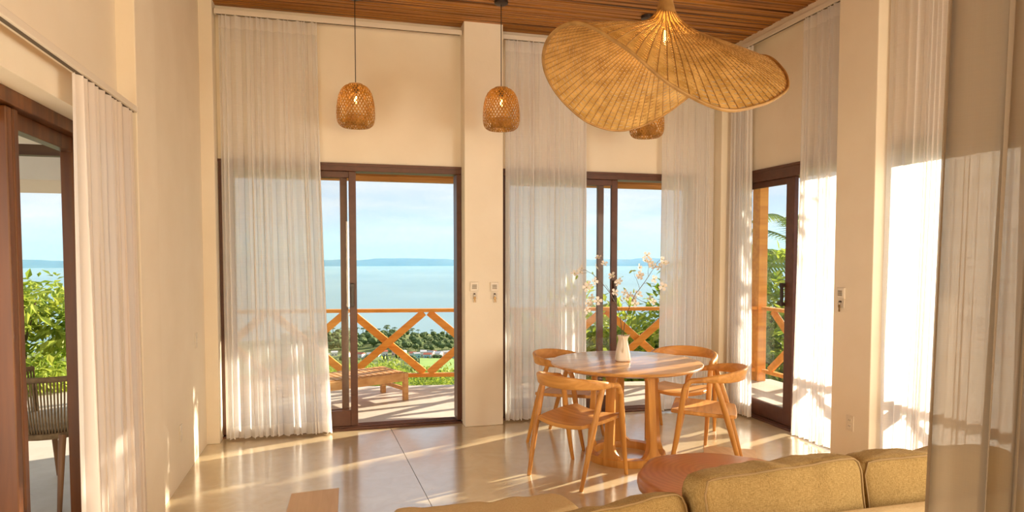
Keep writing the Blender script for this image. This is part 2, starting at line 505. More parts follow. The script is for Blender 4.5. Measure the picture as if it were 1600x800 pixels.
# ceiling: slab with thin dark wood battens
ce = thing('ceiling', 'ceiling clad in thin brown wood battens', 'ceiling', (1.4, 2, ZC), kind='structure')
obj('backing', MB().box(-1.34, 4.05, YN, YB + .1, ZC + .02, ZC + .1), noisy('ceiling_backing', (.07, .03, .01), (.1, .045, .015), 4, .8), ce)
rnd = random.Random(4)
def batten_mat():
    m, t, b = new_mat('ceiling_battens')
    co = nn(t, 'ShaderNodeTexCoord')
    mp = nn(t, 'ShaderNodeMapping'); mp.inputs['Scale'].default_value = (.35, 23, .1)
    t.links.new(co.outputs['Object'], mp.inputs[0])
    n = nn(t, 'ShaderNodeTexNoise'); n.inputs['Scale'].default_value = 1.0; n.inputs['Detail'].default_value = 3
    t.links.new(mp.outputs[0], n.inputs['Vector'])
    mp2 = nn(t, 'ShaderNodeMapping'); mp2.inputs['Scale'].default_value = (2.5, 160, 60)
    t.links.new(co.outputs['Object'], mp2.inputs[0])
    n2 = nn(t, 'ShaderNodeTexNoise'); n2.inputs['Scale'].default_value = 1.0
    t.links.new(mp2.outputs[0], n2.inputs['Vector'])
    r = ramp(t, [(.32, (.07, .022, .004)), (.43, (.29, .106, .014)), (.56, (.54, .225, .033)), (.70, (.13, .045, .006))])
    t.links.new(n.outputs['Fac'], r.inputs[0])
    mu = nn(t, 'ShaderNodeMixRGB', blend_type='MULTIPLY'); mu.inputs[0].default_value = .5
    r2 = ramp(t, [(.3, (.5, .4, .35)), (.7, (1, 1, 1))]); t.links.new(n2.outputs['Fac'], r2.inputs[0])
    t.links.new(r.outputs[0], mu.inputs[1]); t.links.new(r2.outputs[0], mu.inputs[2])
    t.links.new(mu.outputs[0], b.inputs['Base Color']); b.inputs['Roughness'].default_value = .45
    return m
bt = MB()
y = YN + .02
while y < YP + .14:
    w = rnd.choice((.026, .03, .034, .04))
    bt.box(-1.0, 3.80, y, y + w, ZC + rnd.uniform(-.006, .004), ZC + .022)
    y += w + .010
obj('batten_cladding', bt, batten_mat(), ce, kind='stuff')
for i, (x0, x1, y0, y1) in enumerate(((3.795, XR + .02, YN, YP), (-1.34, -.995, YN, 6.0))):
    tr = obj('trim_%d' % (i + 1), MB().box(x0, x1, y0, y1, ZC - .06 if i == 0 else ZC - .012, ZC + .03), M['wall_trim'])
    tag(tr, ('white boxed trim between wood ceiling and right wall', 'white trim between wood ceiling and left wall')[i], 'trim', kind='structure')

# ------------------------------------------------------------------ sliding doors
def leaf_x(parent, name, x0, x1, y, z0, z1, sw=.062, rail=.14, mat='brown_metal', handle=None, along='x', th=.042):
    """a glazed sliding leaf: stiles, rails, pane"""
    def bx(a0, a1, zz0, zz1, t0=0, t1=None):
        t1 = th if t1 is None else t1
        m = MB()
        return m.box(a0, a1, y + t0, y + t1, zz0, zz1) if along == 'x' else m.box(y + t0, y + t1, a0, a1, zz0, zz1)
    f = bx(x0, x0 + sw, z0, z1)
    lf = obj(name, f, M[mat], parent, bevel=.004)
    obj('stile', bx(x1 - sw, x1, z0, z1), M[mat], lf, bevel=.004)
    obj('bottom_rail', bx(x0 + sw, x1 - sw, z0, z0 + rail, .003, th - .003), M[mat], lf, bevel=.004)
    obj('top_rail', bx(x0 + sw, x1 - sw, z1 - .055, z1, .003, th - .003), M[mat], lf, bevel=.004)
    obj('pane', bx(x0 + sw, x1 - sw, z0 + rail, z1 - .055, th/2 - .003, th/2 + .003), M['glass'], lf)
    if handle is not None:
        h = bx(handle - .014, handle + .014, 1.10, 1.31, -.04, -.02)
        obj('handle', h, M['black'], lf, bevel=.003)
        for zz in (1.12, 1.29):
            obj('handle_mount', bx(handle - .016, handle + .016, zz - .016, zz + .016, -.045, 0), M['black'], lf, bevel=.002)
    return lf
def door_frame(parent, x0, x1, y, along='x', head=.055):
    def bx(a0, a1, b0, b1, z0, z1):
        m = MB()
        return m.box(a0, a1, b0, b1, z0, z1) if along == 'x' else m.box(b0, b1, a0, a1, z0, z1)
    obj('head', bx(x0, x1, y - .02, y + .15, HD - head, HD), M['brown_metal'], parent, bevel=.004)
    obj('head_lip', bx(x0, x1, y - .03, y - .02, HD - .012, HD + .012), M['brown_metal'], parent)
    for a in (x0, x1 - .045):
        obj('jamb', bx(a, a + .045, y - .02, y + .15, .03, HD - head), M['brown_metal'], parent, bevel=.004)
    tr = obj('track', bx(x0, x1, y - .03, y + .15, 0, .018), M['brown_metal'], parent)
    for k in range(4):
        b0 = y + .0 + k * .036
        obj('track_rail', bx(x0 + .046, x1 - .046, b0, b0 + .008, .018, .03), M['brown_metal'], tr)
d1 = thing('door_1', 'dark brown sliding glass door standing half open to the terrace and sea', 'door', (.09, YB, 0), kind='structure')
door_frame(d1, -.94, 1.12, YB)
leaf_x(d1, 'sliding_leaf', -.89, .18, YB + .015, .03, HD - .055, handle=.14)
leaf_x(d1, 'fixed_leaf', -.89, .105, YB + .09, .03, HD - .055)
d2 = thing('door_2', 'dark brown sliding glass door half open behind the dining table', 'door', (2.5, YB, 0), kind='structure')
door_frame(d2, 1.475, 3.52, YB)
leaf_x(d2, 'sliding_leaf', 1.525, 2.685, YB + .015, .03, HD - .055, handle=2.65)
leaf_x(d2, 'fixed_leaf', 1.525, 2.57, YB + .09, .03, HD - .055)
d3 = thing('door_3', 'dark brown sliding glass door on the right wall with black pull handle', 'door', (XR, 5.0, 0), kind='structure')
door_frame(d3, 4.27, YP, XR, along='y', head=.10)
leaf_x(d3, 'sliding_leaf', 4.965, 5.77, XR + .015, .03, HD - .10, along='y', sw=.11, handle=5.075)
d4 = thing('door_4', 'sliding glass door hidden behind the drawn right-hand curtain', 'door', (XR, 2.9, 0), kind='structure')
door_frame(d4, 2.05, 4.02, XR, along='y')
leaf_x(d4, 'sliding_leaf', 2.10, 2.95, XR + .015, .03, HD - .055, along='y')
leaf_x(d4, 'fixed_leaf', 2.92, 3.97, XR + .09, .03, HD - .055, along='y')
w1 = thing('window_1', 'side window behind the viewer', 'window', (XR, .1, .85), kind='structure')
obj('pane', MB().box(XR + .07, XR + .076, -1.0, 1.15, .85, HD), M['glass'], w1)

# left wooden door: frame in the opening, one leaf folded outwards
d5 = thing('door_5', 'stained teak folding door opening to the side terrace', 'door', (-1.28, 2.6, 0), kind='structure')
FX = -1.22
obj('jamb', MB().box(FX - .06, FX + .03, 3.775, 3.85, 0, 2.19), M['teak_dark'], d5, bevel=.004)
obj('head', MB().box(FX - .06, FX + .03, -.6, 3.775, 2.13, 2.19), M['teak_dark'], d5, bevel=.004)
obj('stop', MB().box(FX - .075, FX - .02, 3.70, 3.775, 0, 2.13), M['teak_dark'], d5, bevel=.004)
obj('head_stop', MB().box(FX - .075, FX - .02, -.6, 3.70, 2.06, 2.13), M['teak_dark'], d5, bevel=.004)
for k, yy in enumerate((3.0, 2.945)):
    x0, x1 = -2.0, -1.205 - .0 * k
    lf = obj('folding_leaf', MB().box(x1 - .115, x1, yy, yy + .045, .02, 2.125), M['teak_dark'], d5, bevel=.006)
    obj('stile', MB().box(x0, x0 + .115, yy, yy + .045, .02, 2.125), M['teak_dark'], lf, bevel=.006)
    obj('bottom_rail', MB().box(x0 + .115, x1 - .115, yy, yy + .045, .02, .22), M['teak_dark'], lf, bevel=.006)
    obj('top_rail', MB().box(x0 + .115, x1 - .115, yy, yy + .045, 2.00, 2.125), M['teak_dark'], lf, bevel=.006)
    obj('pane', MB().box(x0 + .115, x1 - .115, yy + .02, yy + .025, .22, 2.00), M['glass'], lf)

# ------------------------------------------------------------------ curtains and rails
def curtain(name, label, p0, p1, zt, zb, folds, amp, seed, flare0=0, flare1=0, group='sheer linen curtains', normal=None, bot_amp=1.5, mat='sheer'):
    """pleated sheer from p0 to p1 (plan); flare moves the ends outwards at the hem"""
    rn = random.Random(seed)
    p0, p1 = Vector((*p0, 0)), Vector((*p1, 0))
    d = (p1 - p0); L = d.length; d.normalize()
    n = Vector((-d.y, d.x, 0)) if normal is None else Vector((*normal, 0)).normalized()
    per = 10; nu = folds * per + 1
    edges = [0]
    for i in range(folds): edges.append(edges[-1] + rn.choice((.45, .7, 1.0, 1.3, 1.9)) * rn.uniform(.85, 1.15))
    tot = edges[-1]
    am = [rn.uniform(.65, 1.2) for _ in range(folds + 1)]
    drift = [rn.uniform(-.35, .35) for _ in range(folds + 1)]
    def pt(i, t):          # t 0 top .. 1 bottom
        k = min(i // per, folds - 1); fr = (i - k * per) / per
        u = (edges[k] + (edges[k+1] - edges[k]) * fr) / tot
        a0 = am[k] * (1 - fr) + am[k+1] * fr
        dr = drift[k] * (1 - fr) + drift[k+1] * fr
        s = u * L + dr * L / folds * t * .8
        s += -flare0 * (1 - u) * t ** 1.6 + flare1 * u * t ** 1.6
        ph = 2 * PI * (k + fr)
        A = amp * a0 * (.75 + (bot_amp - .75) * t)
        o = A * math.sin(ph) + A * .25 * math.sin(ph * .5 + k + 2 * t)
        s += .35 * A * math.sin(2 * ph)
        return p0 + d * s + n * o
    th, bh = .10, .10
    rows_z = [zt - th] + [zt - th - (zt - th - zb - bh) * j / 14 for j in range(1, 15)]
    H = zt - zb
    root = thing(name, label, 'curtain', (p0.x + d.x * L / 2, p0.y + d.y * L / 2, zb), group=group)
    def strip(zs, off=0):
        m = MB()
        def fn(i, j):
            q = pt(i, (zt - zs[j]) / H)
            hz = .006 * math.sin(i * .9 + seed) if zs[j] <= zb + 1e-6 else 0
            return (q.x, q.y, zs[j] + hz)
        return m.grid(nu, len(zs), fn)
    obj('panel', strip(rows_z), M[mat], root, smooth=180)
    obj('heading_tape', strip([zt, zt - .04, zt - th]), M['sheer_hem' if mat == 'sheer' else mat], root, smooth=180)
    obj('hem', strip([zb + bh, zb + .05, zb]), M['sheer_hem' if mat == 'sheer' else mat], root, smooth=180)
    return root
ZR = 3.515
curtain('curtain', 'wide white sheer curtain left of the open sea-view door', (-.90, 5.89), (-.13, 5.89), ZR, .018, 16, .027, 3, .0, .09, bot_amp=1.1)
curtain('curtain', 'sheer curtain hanging just right of the pillar with two key holders', (1.515, 5.89), (2.30, 5.89), ZR, .018, 15, .027, 8, .0, .01, bot_amp=1.1)
curtain('curtain', 'sheer curtain on the back wall next to the far right corner', (3.10, 5.89), (3.66, 5.89), ZR, .02, 12, .026, 12, .02, .0, bot_amp=1.1)
curtain('curtain', 'narrow sheer curtain on the right wall touching the far corner', (3.79, 5.79), (3.79, 5.44), ZR, .02, 10, .026, 17, 0, .05, bot_amp=1.1)
curtain('curtain', 'sunlit sheer curtain between the right door and the socket pillar', (3.79, 4.76), (3.79, 4.285), ZR, .02, 10, .026, 23, .06, .0, bot_amp=1.1)
curtain('curtain', 'long sheer curtain drawn across the door behind the sofa', (3.79, 3.86), (3.79, 1.55), ZR, .03, 36, .02, 29, .06, 0)
curtain('curtain', 'large sheer curtain, backlit shade in its colour, close by at the right edge', (1.34, 1.19), (2.35, .98), ZR, .03, 9, .045, 35, .07, 0, bot_amp=1.1, mat='sheer_shaded')
curtain('curtain', 'white linen curtain bunched at the left wooden door', (-1.005, 3.05), (-1.005, 3.80), 2.29, .03, 13, .022, 41, .0, .03, mat='linen')
def rail(label, x0, x1, y0, y1, z0, z1, ends):
    r = thing('curtain_rail', label, 'curtain rail', ((x0+x1)/2, (y0+y1)/2, z1), group='white curtain rails')
    obj('channel', MB().box(x0, x1, y0, y1, z0, z1), M['rail_white'], r, bevel=.003)
    along_x = (x1 - x0) > (y1 - y0)
    s = .3
    m = MB().box(x0 + .01, x1 - .01, y0 + (y1-y0)*s, y1 - (y1-y0)*s, z0 - .0015, z0 + .001) if along_x else MB().box(x0 + (x1-x0)*s, x1 - (x1-x0)*s, y0 + .01, y1 - .01, z0 - .0015, z0 + .001)
    obj('slot', m, M['slot'], r)
    for k in range(2):
        m = MB()
        if along_x:
            a = x0 - .006 if k == 0 else x1 - .002
            m.box(a, a + .008, y0 - .003, y1 + .003, z0 - .004, z1)
        else:
            a = y0 - .006 if k == 0 else y1 - .002
            m.box(x0 - .003, x1 + .003, a, a + .008, z0 - .004, z1)
        obj('end_cap', m, M['rail_white'], r)
    return r
rail('white curtain rail above the open sea-view door', -.925, 1.105, 5.87, 5.91, 3.52, 3.56, 1)
rail('white curtain rail above the door behind the dining table', 1.49, 3.695, 5.87, 5.91, 3.52, 3.56, 1)
rail('white curtain rail under the boxed trim above the right door', 3.77, 3.81, 4.275, 5.80, 3.52, 3.56, 1)
rail('white curtain rail behind the nearest right-hand curtain', 3.77, 3.81, 1.55, 3.87, 3.52, 3.56, 1)
rail('white curtain rail with dark slot above the left wooden door', -1.03, -.985, -.6, 3.845, 2.295, 2.325, 1)
# track of the near curtain, fixed to the ceiling
_r = thing('curtain_rail', 'white ceiling rail carrying the near right curtain', 'curtain rail', (1.85, 1.085, ZR), group='white curtain rails')
obj('channel', MB().bar((1.25, 1.209, ZR + .05), (2.5, .949, ZR + .05), .09, .035), M['rail_white'], _r)

# ------------------------------------------------------------------ dining table
TC = Vector((2.15, 4.64, 0))
tb = thing('dining_table', 'round wooden dining table on an openwork drum base', 'table', TC)
prof = [(0, .742), (.56, .742), (.572, .739), (.578, .732), (.574, .722), (.53, .706), (0, .706)]
top = obj('tabletop', MB().lathe(prof, 72, TC), M['teak_top'], tb, smooth=35)
base = MB().lathe([(.235, 0), (.305, 0), (.308, .006), (.305, .05), (.298, .056), (.24, .056), (.235, .05), (.235, 0)], 64, TC)
obj('base_ring', base, M['teak'], tb, smooth=40)
obj('top_ring', MB().lathe([(.19, .675), (.265, .675), (.265, .7065), (.19, .7065), (.19, .675)], 48, TC), M['teak'], tb, smooth=40)
_yaw = -.2616
for k in range(5):
    th0 = R(91 + 72 * k) + _yaw
    m = MB(); rows = []
    zs = [.05, .054, .062, .074, .09, .11, .135, .165, .4, .55, .60, .63, .652, .668, .678]
    vs = []
    for z in zs:
        w = .034
        if z < .165: w += .085 * (1 - math.sqrt(max(0, 1 - ((.165 - z) / .115) ** 2)))
        if z > .60: w += .04 * (1 - math.sqrt(max(0, 1 - ((z - .60) / .08) ** 2)))
        rm = .272 - .034 * (z / .7)
        hw = .017 + .008 * (1 - z / .7)
        for rr, sgn in ((rm + hw, 1), (rm - hw, 1), (rm - hw, -1), (rm + hw, -1)):
            # curved to the drum: four angular steps
            a = th0 + sgn * w / rm
            vs.append((TC.x + rr * math.cos(a), TC.y + rr * math.sin(a), z))
    # widen with intermediate columns so the outer face stays round
    full = []; nseg = 6
    for i, z in enumerate(zs):
        w = .034
        if z < .165: w += .085 * (1 - math.sqrt(max(0, 1 - ((.165 - z) / .115) ** 2)))
        if z > .60: w += .04 * (1 - math.sqrt(max(0, 1 - ((z - .60) / .08) ** 2)))
        rm = .272 - .034 * (z / .7); hw = .017 + .008 * (1 - z / .7)
        ring = []
        for s in range(nseg + 1):
            a = th0 + (2 * s / nseg - 1) * w / rm
            ring.append((TC.x + (rm + hw) * math.cos(a), TC.y + (rm + hw) * math.sin(a), z))
        for s in range(nseg, -1, -1):
            a = th0 + (2 * s / nseg - 1) * w / rm
            ring.append((TC.x + (rm - hw) * math.cos(a), TC.y + (rm - hw) * math.sin(a), z))
        full.append(ring)
    n = len(full[0]); vv = [v for r in full for v in r]; ff = []
    for i in range(len(zs) - 1):
        for j in range(n): ff.append((i*n+j, i*n+(j+1) % n, (i+1)*n+(j+1) % n, (i+1)*n+j))
    ff.append(tuple(range(n-1, -1, -1))); ff.append(tuple((len(zs)-1)*n + j for j in range(n)))
    obj('leg', MB().add(vv, ff), M['teak'], tb, smooth=35)

# ------------------------------------------------------------------ dining chairs
def rsec(w, h, r=.35, n=3):
    """rounded rectangle section w x h"""
    rr = min(w, h) * r; pts = []
    for cx, cy, a0 in ((w/2-rr, h/2-rr, 0), (-w/2+rr, h/2-rr, 90), (-w/2+rr, -h/2+rr, 180), (w/2-rr, -h/2+rr, 270)):
        for k in range(n + 1):
            a = R(a0 + 90 * k / n); pts.append((cx + rr*math.cos(a), cy + rr*math.sin(a)))
    return pts
def make_chair():
    c = thing('dining_chair', '', 'chair', (0, 0, 0), 'wooden chairs around the round table')
    # horseshoe band: front +y; from left front bend round the back to the right
    key = []
    N = 44
    for i in range(N + 1):
        t = -1 + 2 * i / N          # -1 left front .. 1 right front
        a = abs(t)
        s = 1 if t > 0 else -1
        if a < .62:                 # rear arc
            ang = (a / .62) * R(92)
            x = .272 * math.sin(ang) * s; yy = -.03 - .235 * math.cos(ang)
            z = .700 - .022 * (a / .62) ** 2
        else:
            q = (a - .62) / .38
            x = (.272 - .012 * q) * s; yy = -.022 + .165 * q
            z = .678 - .022 * q
            if q > .72: z -= .05 * ((q - .72) / .28) ** 2
        h = .092 - .054 * min(1, (a / .72) ** 1.6)
        w = .024 + .016 * min(1, (a / .6) ** 2)
        key.append((Vector((x, yy, z)), w, h, a))
    frames = []
    for i in range(N + 1):
        A = key[max(i-1, 0)][0]; B = key[min(i+1, N)][0]
        T = (B - A).normalized()
        side = T.cross(Vector((0, 0, 1))).normalized()
        up = side.cross(T).normalized()
        tilt = R(14) * max(0, 1 - (key[i][3] / .6) ** 2)
        sd = side * math.cos(tilt) - up * math.sin(tilt) ; u2 = up * math.cos(tilt) + side * math.sin(tilt)
        frames.append((key[i][0], sd, u2))
    obj('backrest', MB().sweep(frames, lambda i: rsec(key[i][1], key[i][2], .42)), M['teak_x'], c, smooth=50)
    for s in (-1, 1):
        # front leg rises and bends back into the arm
        pts = [(.245, .245, 0), (.249, .222, .12), (.252, .20, .24), (.255, .178, .38), (.259, .160, .52), (.261, .150, .59), (.261, .138, .628), (.262, .112, .648)]
        obj('leg', MB().tube([(s*x, y, z) for x, y, z in pts], [.0135, .016, .0185, .0215, .021, .0195, .0185, .0155], 10), M['teak'], c, smooth=50)
        pts = [(.235, -.255, 0), (.243, -.215, .15), (.250, -.172, .31), (.254, -.138, .43), (.262, -.082, .61), (.265, -.062, .668)]
        obj('leg', MB().tube([(s*x, y, z) for x, y, z in pts], [.0135, .017, .020, .0215, .0195, .018], 10), M['teak'], c, smooth=50)
    nu, nv = 17, 15
    def outline(i, j):
        u = -1 + 2 * i / (nu - 1); v = -1 + 2 * j / (nv - 1)
        # squarish superellipse
        x = u * math.sqrt(1 - .22 * v * v); y = v * math.sqrt(1 - .10 * u * u)
        hw = .238 - .012 * (1 - v) / 2
        yy = .02 + y * .235
        z = .432 - .020 * (1 - u * u) * (1 - .5 * v) + .010 * v * (u * u)
        if v > .7: z -= .012 * ((v - .7) / .3) ** 2 * (1 - u * u)
        return Vector((x * hw, yy, z))
    m = MB()
    m.grid(nu, nv, lambda i, j: outline(i, j))
    def under(i, j):
        q = outline(i, j); u = -1 + 2 * i / (nu - 1); v = -1 + 2 * j / (nv - 1)
        e = max(abs(u), abs(v))
        return q * 1.0 + Vector((0, 0, -.027 - .010 * (1 - e)))
    b0 = len(m.v); m.grid(nu, nv, under)
    m.f[-(nu-1)*(nv-1):] = [tuple(reversed(f)) for f in m.f[-(nu-1)*(nv-1):]]
    def idx(i, j): return j * nu + i
    rim = [idx(i, 0) for i in range(nu)] + [idx(nu-1, j) for j in range(1, nv)] + [idx(i, nv-1) for i in range(nu-2, -1, -1)] + [idx(0, j) for j in range(nv-2, 0, -1)]
    for k in range(len(rim)):
        a, b = rim[k], rim[(k+1) % len(rim)]
        m.f.append((b, a, b0 + a, b0 + b)); m.m.append(0)
    obj('seat', m, M['teak_x'], c, smooth=50, bevel=.006)
    return c
ch = make_chair()
chairs = [
    ((1.645, 4.340), (.41, .24), 'wooden armchair at the table, nearest the camera on the left'),
    ((1.875, 5.215), (.35, -.31), 'wooden armchair behind the table on the left, against the curtain'),
    ((2.665, 4.330), (-.80, .52), 'wooden armchair between table and round slab coffee table, right side'),
    ((2.885, 5.085), (-.65, -.74), 'wooden armchair at the far right of the table by the corner curtains'),
]
for i, (pos, f, lab) in enumerate(chairs):
    o = ch if i == 0 else copy_tree(ch)
    o.location = (*pos, 0)
    o.rotation_euler = (0, 0, math.atan2(f[1], f[0]) - PI/2)
    o['label'] = lab

# ------------------------------------------------------------------ vase and dogwood branches
VP = Vector((2.135, 4.665, .742))
vs = thing('vase', 'small cream ceramic pitcher vase on the dining table', 'vase', VP)
EX = Vector((math.cos(-.2616), math.sin(-.2616), 0)); EY = Vector((-EX.y, EX.x, 0))   # picture-right and away, at the table
def vring(r, z, sq, n=28, lip=0):
    pts = []
    for j in range(n):
        a = 2*PI*j/n
        c, s = math.cos(a), math.sin(a)
        k = (abs(c)**(2+sq) + abs(s)**(2+sq)) ** (-1/(2+sq))
        rr = r * k
        q = VP + EX * (c*rr) + EY * (s*rr)
        q.z += z + lip * max(0, c) ** 6 * .6
        pts.append(q + EX * (lip * max(0, c) ** 6))
    return pts
m = MB(); lv = []
for r, z, sq, lip in ((.001, .002, 0, 0), (.052, .002, 1.5, 0), (.057, .008, 1.5, 0), (.057, .02, 1.5, 0), (.050, .08, 1, 0), (.041, .135, .5, 0), (.036, .16, 0, 0), (.037, .175, 0, .003), (.043, .192, 0, .010), (.045, .196, 0, .012), (.041, .196, 0, .012), (.034, .175, 0, .003), (.033, .16, 0, 0), (.038, .13, 0, 0), (.045, .06, 0, 0), (.001, .03, 0, 0)):
    lv.append(vring(r, z, sq, lip=lip))
n = 28; vv = [v for r in lv for v in r]; ff = []
for i in range(len(lv) - 1):
    for j in range(n): ff.append((i*n+j, i*n+(j+1) % n, (i+1)*n+(j+1) % n, (i+1)*n+j))
obj('body', m.add(vv, ff), M['ceramic'], vs, smooth=60)
hp = []
for t in range(9):
    a = t / 8
    hp.append(VP - EY * (.036 + .030 * math.sin(PI * a) + .012 * a) - EX * .006 + Vector((0, 0, .185 - .115 * a)))
obj('handle', MB().tube(hp, .0065, 8), M['ceramic'], vs, smooth=60)

PXM = 4.98 / 1028.65
def fp(cx, cyy, dep=0.0):
    """a point of the branches from its place beside the vase: right, up, away (m)"""
    rx = (880 + cx / 4.444 - 973) * PXM
    up = (528 - (390 + cyy / 4.444)) * PXM
    return VP + EX * rx + EY * dep + Vector((0, 0, .196 + up))
rnf = random.Random(11)
def petal_mesh():
    m = MB()
    for k in range(4):
        a = k * PI / 2 + .2
        d = Vector((math.cos(a), math.sin(a), 0)); s = Vector((-d.y, d.x, 0))
        P = [Vector((0,0,0)), d*.010 - s*.007 + Vector((0,0,.003)), d*.010 + s*.007 + Vector((0,0,.003)),
             d*.021 - s*.0115 + Vector((0,0,.008)), d*.021 + s*.0115 + Vector((0,0,.008)), d*.029 - s*.007 + Vector((0,0,.0075)), d*.029 + s*.007 + Vector((0,0,.0075)), d*.0275 + Vector((0,0,.009))]
        m.add(P, [(0,1,2), (1,3,4,2), (3,5,7,6,4)])
    m.mi = 1
    m.lathe([(.0005, .002), (.0045, .003), (.004, .007), (.0005, .009)], 6)
    return m.mesh('blossom', [M['petal'], M['petal_core']], 180)
PETAL = petal_mesh()
def leaf_mesh():
    m = MB()
    m.add([(0,0,0), (.010,-.008,.002), (.012,0,-.001), (.010,.008,.002), (.028,-.007,.001), (.028,0,-.002), (.028,.007,.001), (.042,0,0)],
          [(0,1,2), (0,2,3), (1,4,5,2), (2,5,6,3), (4,7,5), (5,7,6)])
    return m.mesh('leaf', M['leaf_green'], 180)
LEAF = leaf_mesh()
def branch(label, stems, blossoms, leaves, depth):
    r = thing('flowering_branch', label, 'branch', VP + Vector((0, 0, .03)), 'dogwood branches in the vase')
    for pts, r0 in stems:
        P = [fp(a, b, dd) if a is not None else b for a, b, dd in pts]
        # smooth a little
        Q = []
        for i in range(len(P) - 1):
            for t in (0, .5): Q.append(P[i].lerp(P[i+1], t) + Vector((rnf.uniform(-1,1), rnf.uniform(-1,1), rnf.uniform(-1,1))) * .0022)
        Q.append(P[-1])
        obj('stem', MB().tube(Q, [r0 * (1 - .6 * i / (len(Q)-1)) for i in range(len(Q))], 6), M['twig'], r, smooth=60)
    off = off_of(r)
    for cx, cyy, dd in blossoms:
        o = bpy.data.objects.new('blossom', PETAL); COL.objects.link(o); o.parent = r
        o.location = fp(cx, cyy, dd) - off
        o.rotation_euler = (R(rnf.uniform(35, 100)), R(rnf.uniform(-30, 30)), rnf.uniform(-1.2, 1.2) - .26)
        o.scale = (rnf.uniform(.95, 1.25),) * 3
    for cx, cyy, dd in leaves:
        o = bpy.data.objects.new('leaf', LEAF); COL.objects.link(o); o.parent = r
        o.location = fp(cx, cyy, dd) - off
        o.rotation_euler = (rnf.uniform(0, 1.5), rnf.uniform(-1.4, 1.4), rnf.uniform(0, 6))
vb = [(None, VP + Vector((0, 0, .035)), 0)]
branch('dogwood branch with white blossoms leaning left from the vase',
    [(vb + [(405, 590, 0), (395, 480, .01), (370, 400, .02), (330, 320, .03), (260, 235, .03), (200, 180, .02), (145, 150, 0), (110, 150, -.01)], .0032),
     ([(372, 402, .02), (300, 365, .04), (265, 350, .05), (215, 355, .05)], .0018),
     ([(385, 440, .015), (300, 390, -.03), (240, 410, -.05), (180, 435, -.06)], .0018),
     ([(330, 320, .03), (300, 260, .05), (240, 262, .06), (185, 275, .06)], .0016),
     ([(250, 215, .03), (248, 160, .04), (240, 80, .03)], .0014),
     ([(375, 405, .02), (360, 330, -.02), (335, 210, -.03)], .0016),
     ([(160, 165, 0), (110, 175, -.02), (70, 178, -.03)], .0012)],
    [(240,62,.03), (282,106,.035), (226,132,.04), (122,138,0), (104,168,-.01), (66,176,-.03), (330,190,-.03), (216,230,.06), (176,256,.06), (160,275,.05), (170,385,.05), (200,350,.05), (150,430,-.06), (240,370,.04), (186,400,.03), (350,308,-.02), (372,240,-.02), (385,228,-.01)],
    [(172,465,-.06), (205,180,.02), (395,200,-.01), (90,185,-.02)], 0)
branch('dogwood branch with white blossoms leaning right from the vase',
    [(vb + [(418, 590, 0), (432, 480, -.01), (455, 405, -.02), (500, 310, -.02), (540, 265, -.01), (590, 195, 0), (635, 130, .01), (660, 88, .02), (685, 75, .02)], .0034),
     ([(455, 405, -.02), (425, 375, -.04), (400, 385, -.05), (390, 440, -.05)], .0016),
     ([(525, 280, -.015), (518, 235, .02), (500, 195, .03), (490, 150, .03)], .0016),
     ([(590, 195, 0), (585, 130, -.02), (570, 60, -.03)], .0015),
     ([(560, 245, 0), (620, 245, .03), (680, 270, .04)], .0015),
     ([(505, 350, -.02), (560, 375, .03), (620, 390, .05)], .0016),
     ([(470, 380, -.02), (440, 335, -.05), (400, 330, -.06)], .0015)],
    [(572,46,-.03), (600,90,-.02), (560,86,-.02), (622,120,0), (686,74,.02), (702,100,.02), (670,130,.015), (718,106,.02), (536,186,.03), (546,196,.03), (530,134,.03), (632,214,.03), (704,266,.04), (385,360,-.06), (415,308,-.06), (430,340,-.05), (455,326,-.05), (400,345,-.065), (492,386,-.02), (615,350,.05), (632,376,.05), (520,322,0), (495,350,-.01)],
    [(480,150,.03), (510,155,.03), (487,315,-.01), (430,300,-.05), (640,100,.01)], 0)

# ------------------------------------------------------------------ coffee table slab
SC = Vector((1.935, 3.075, 0))
st = thing('slab_coffee_table', 'low coffee table made from a reddish live-edge wood slab', 'coffee table', SC)
ring = []
for j in range(72):
    a = 2*PI*j/72
    r = .405 + .030*math.sin(2*a + .6) + .018*math.sin(3*a + 2) + .008*math.sin(7*a)
    ring.append((r*math.cos(a)*1.02, r*math.sin(a)*.97))
m = MB(); lv = []
for sc_, z in ((.0, .39), (.93, .39), (.975, .387), (1.0, .375), (1.005, .345), (.985, .315), (.93, .300), (0, .300)):
    lv.append([(SC.x + x*sc_, SC.y + y*sc_, z) for x, y in ring])
n = 72; vv = [v for r in lv for v in r]; ff = []
for i in range(len(lv) - 1):
    for j in range(n): ff.append((i*n+j, (i)*n+(j+1) % n, (i+1)*n+(j+1) % n, (i+1)*n+j))
obj('slab', m.add(vv, [tuple(reversed(f)) for f in ff]), M['slab_wood'], st, smooth=45)
for k in range(3):
    a = R(40 + 120*k)
    obj('leg', MB().tube([(SC.x + .27*math.cos(a), SC.y + .27*math.sin(a), 0), (SC.x + .19*math.cos(a), SC.y + .19*math.sin(a), .305)], [.02, .03], 10), M['teak'], st, smooth=50)

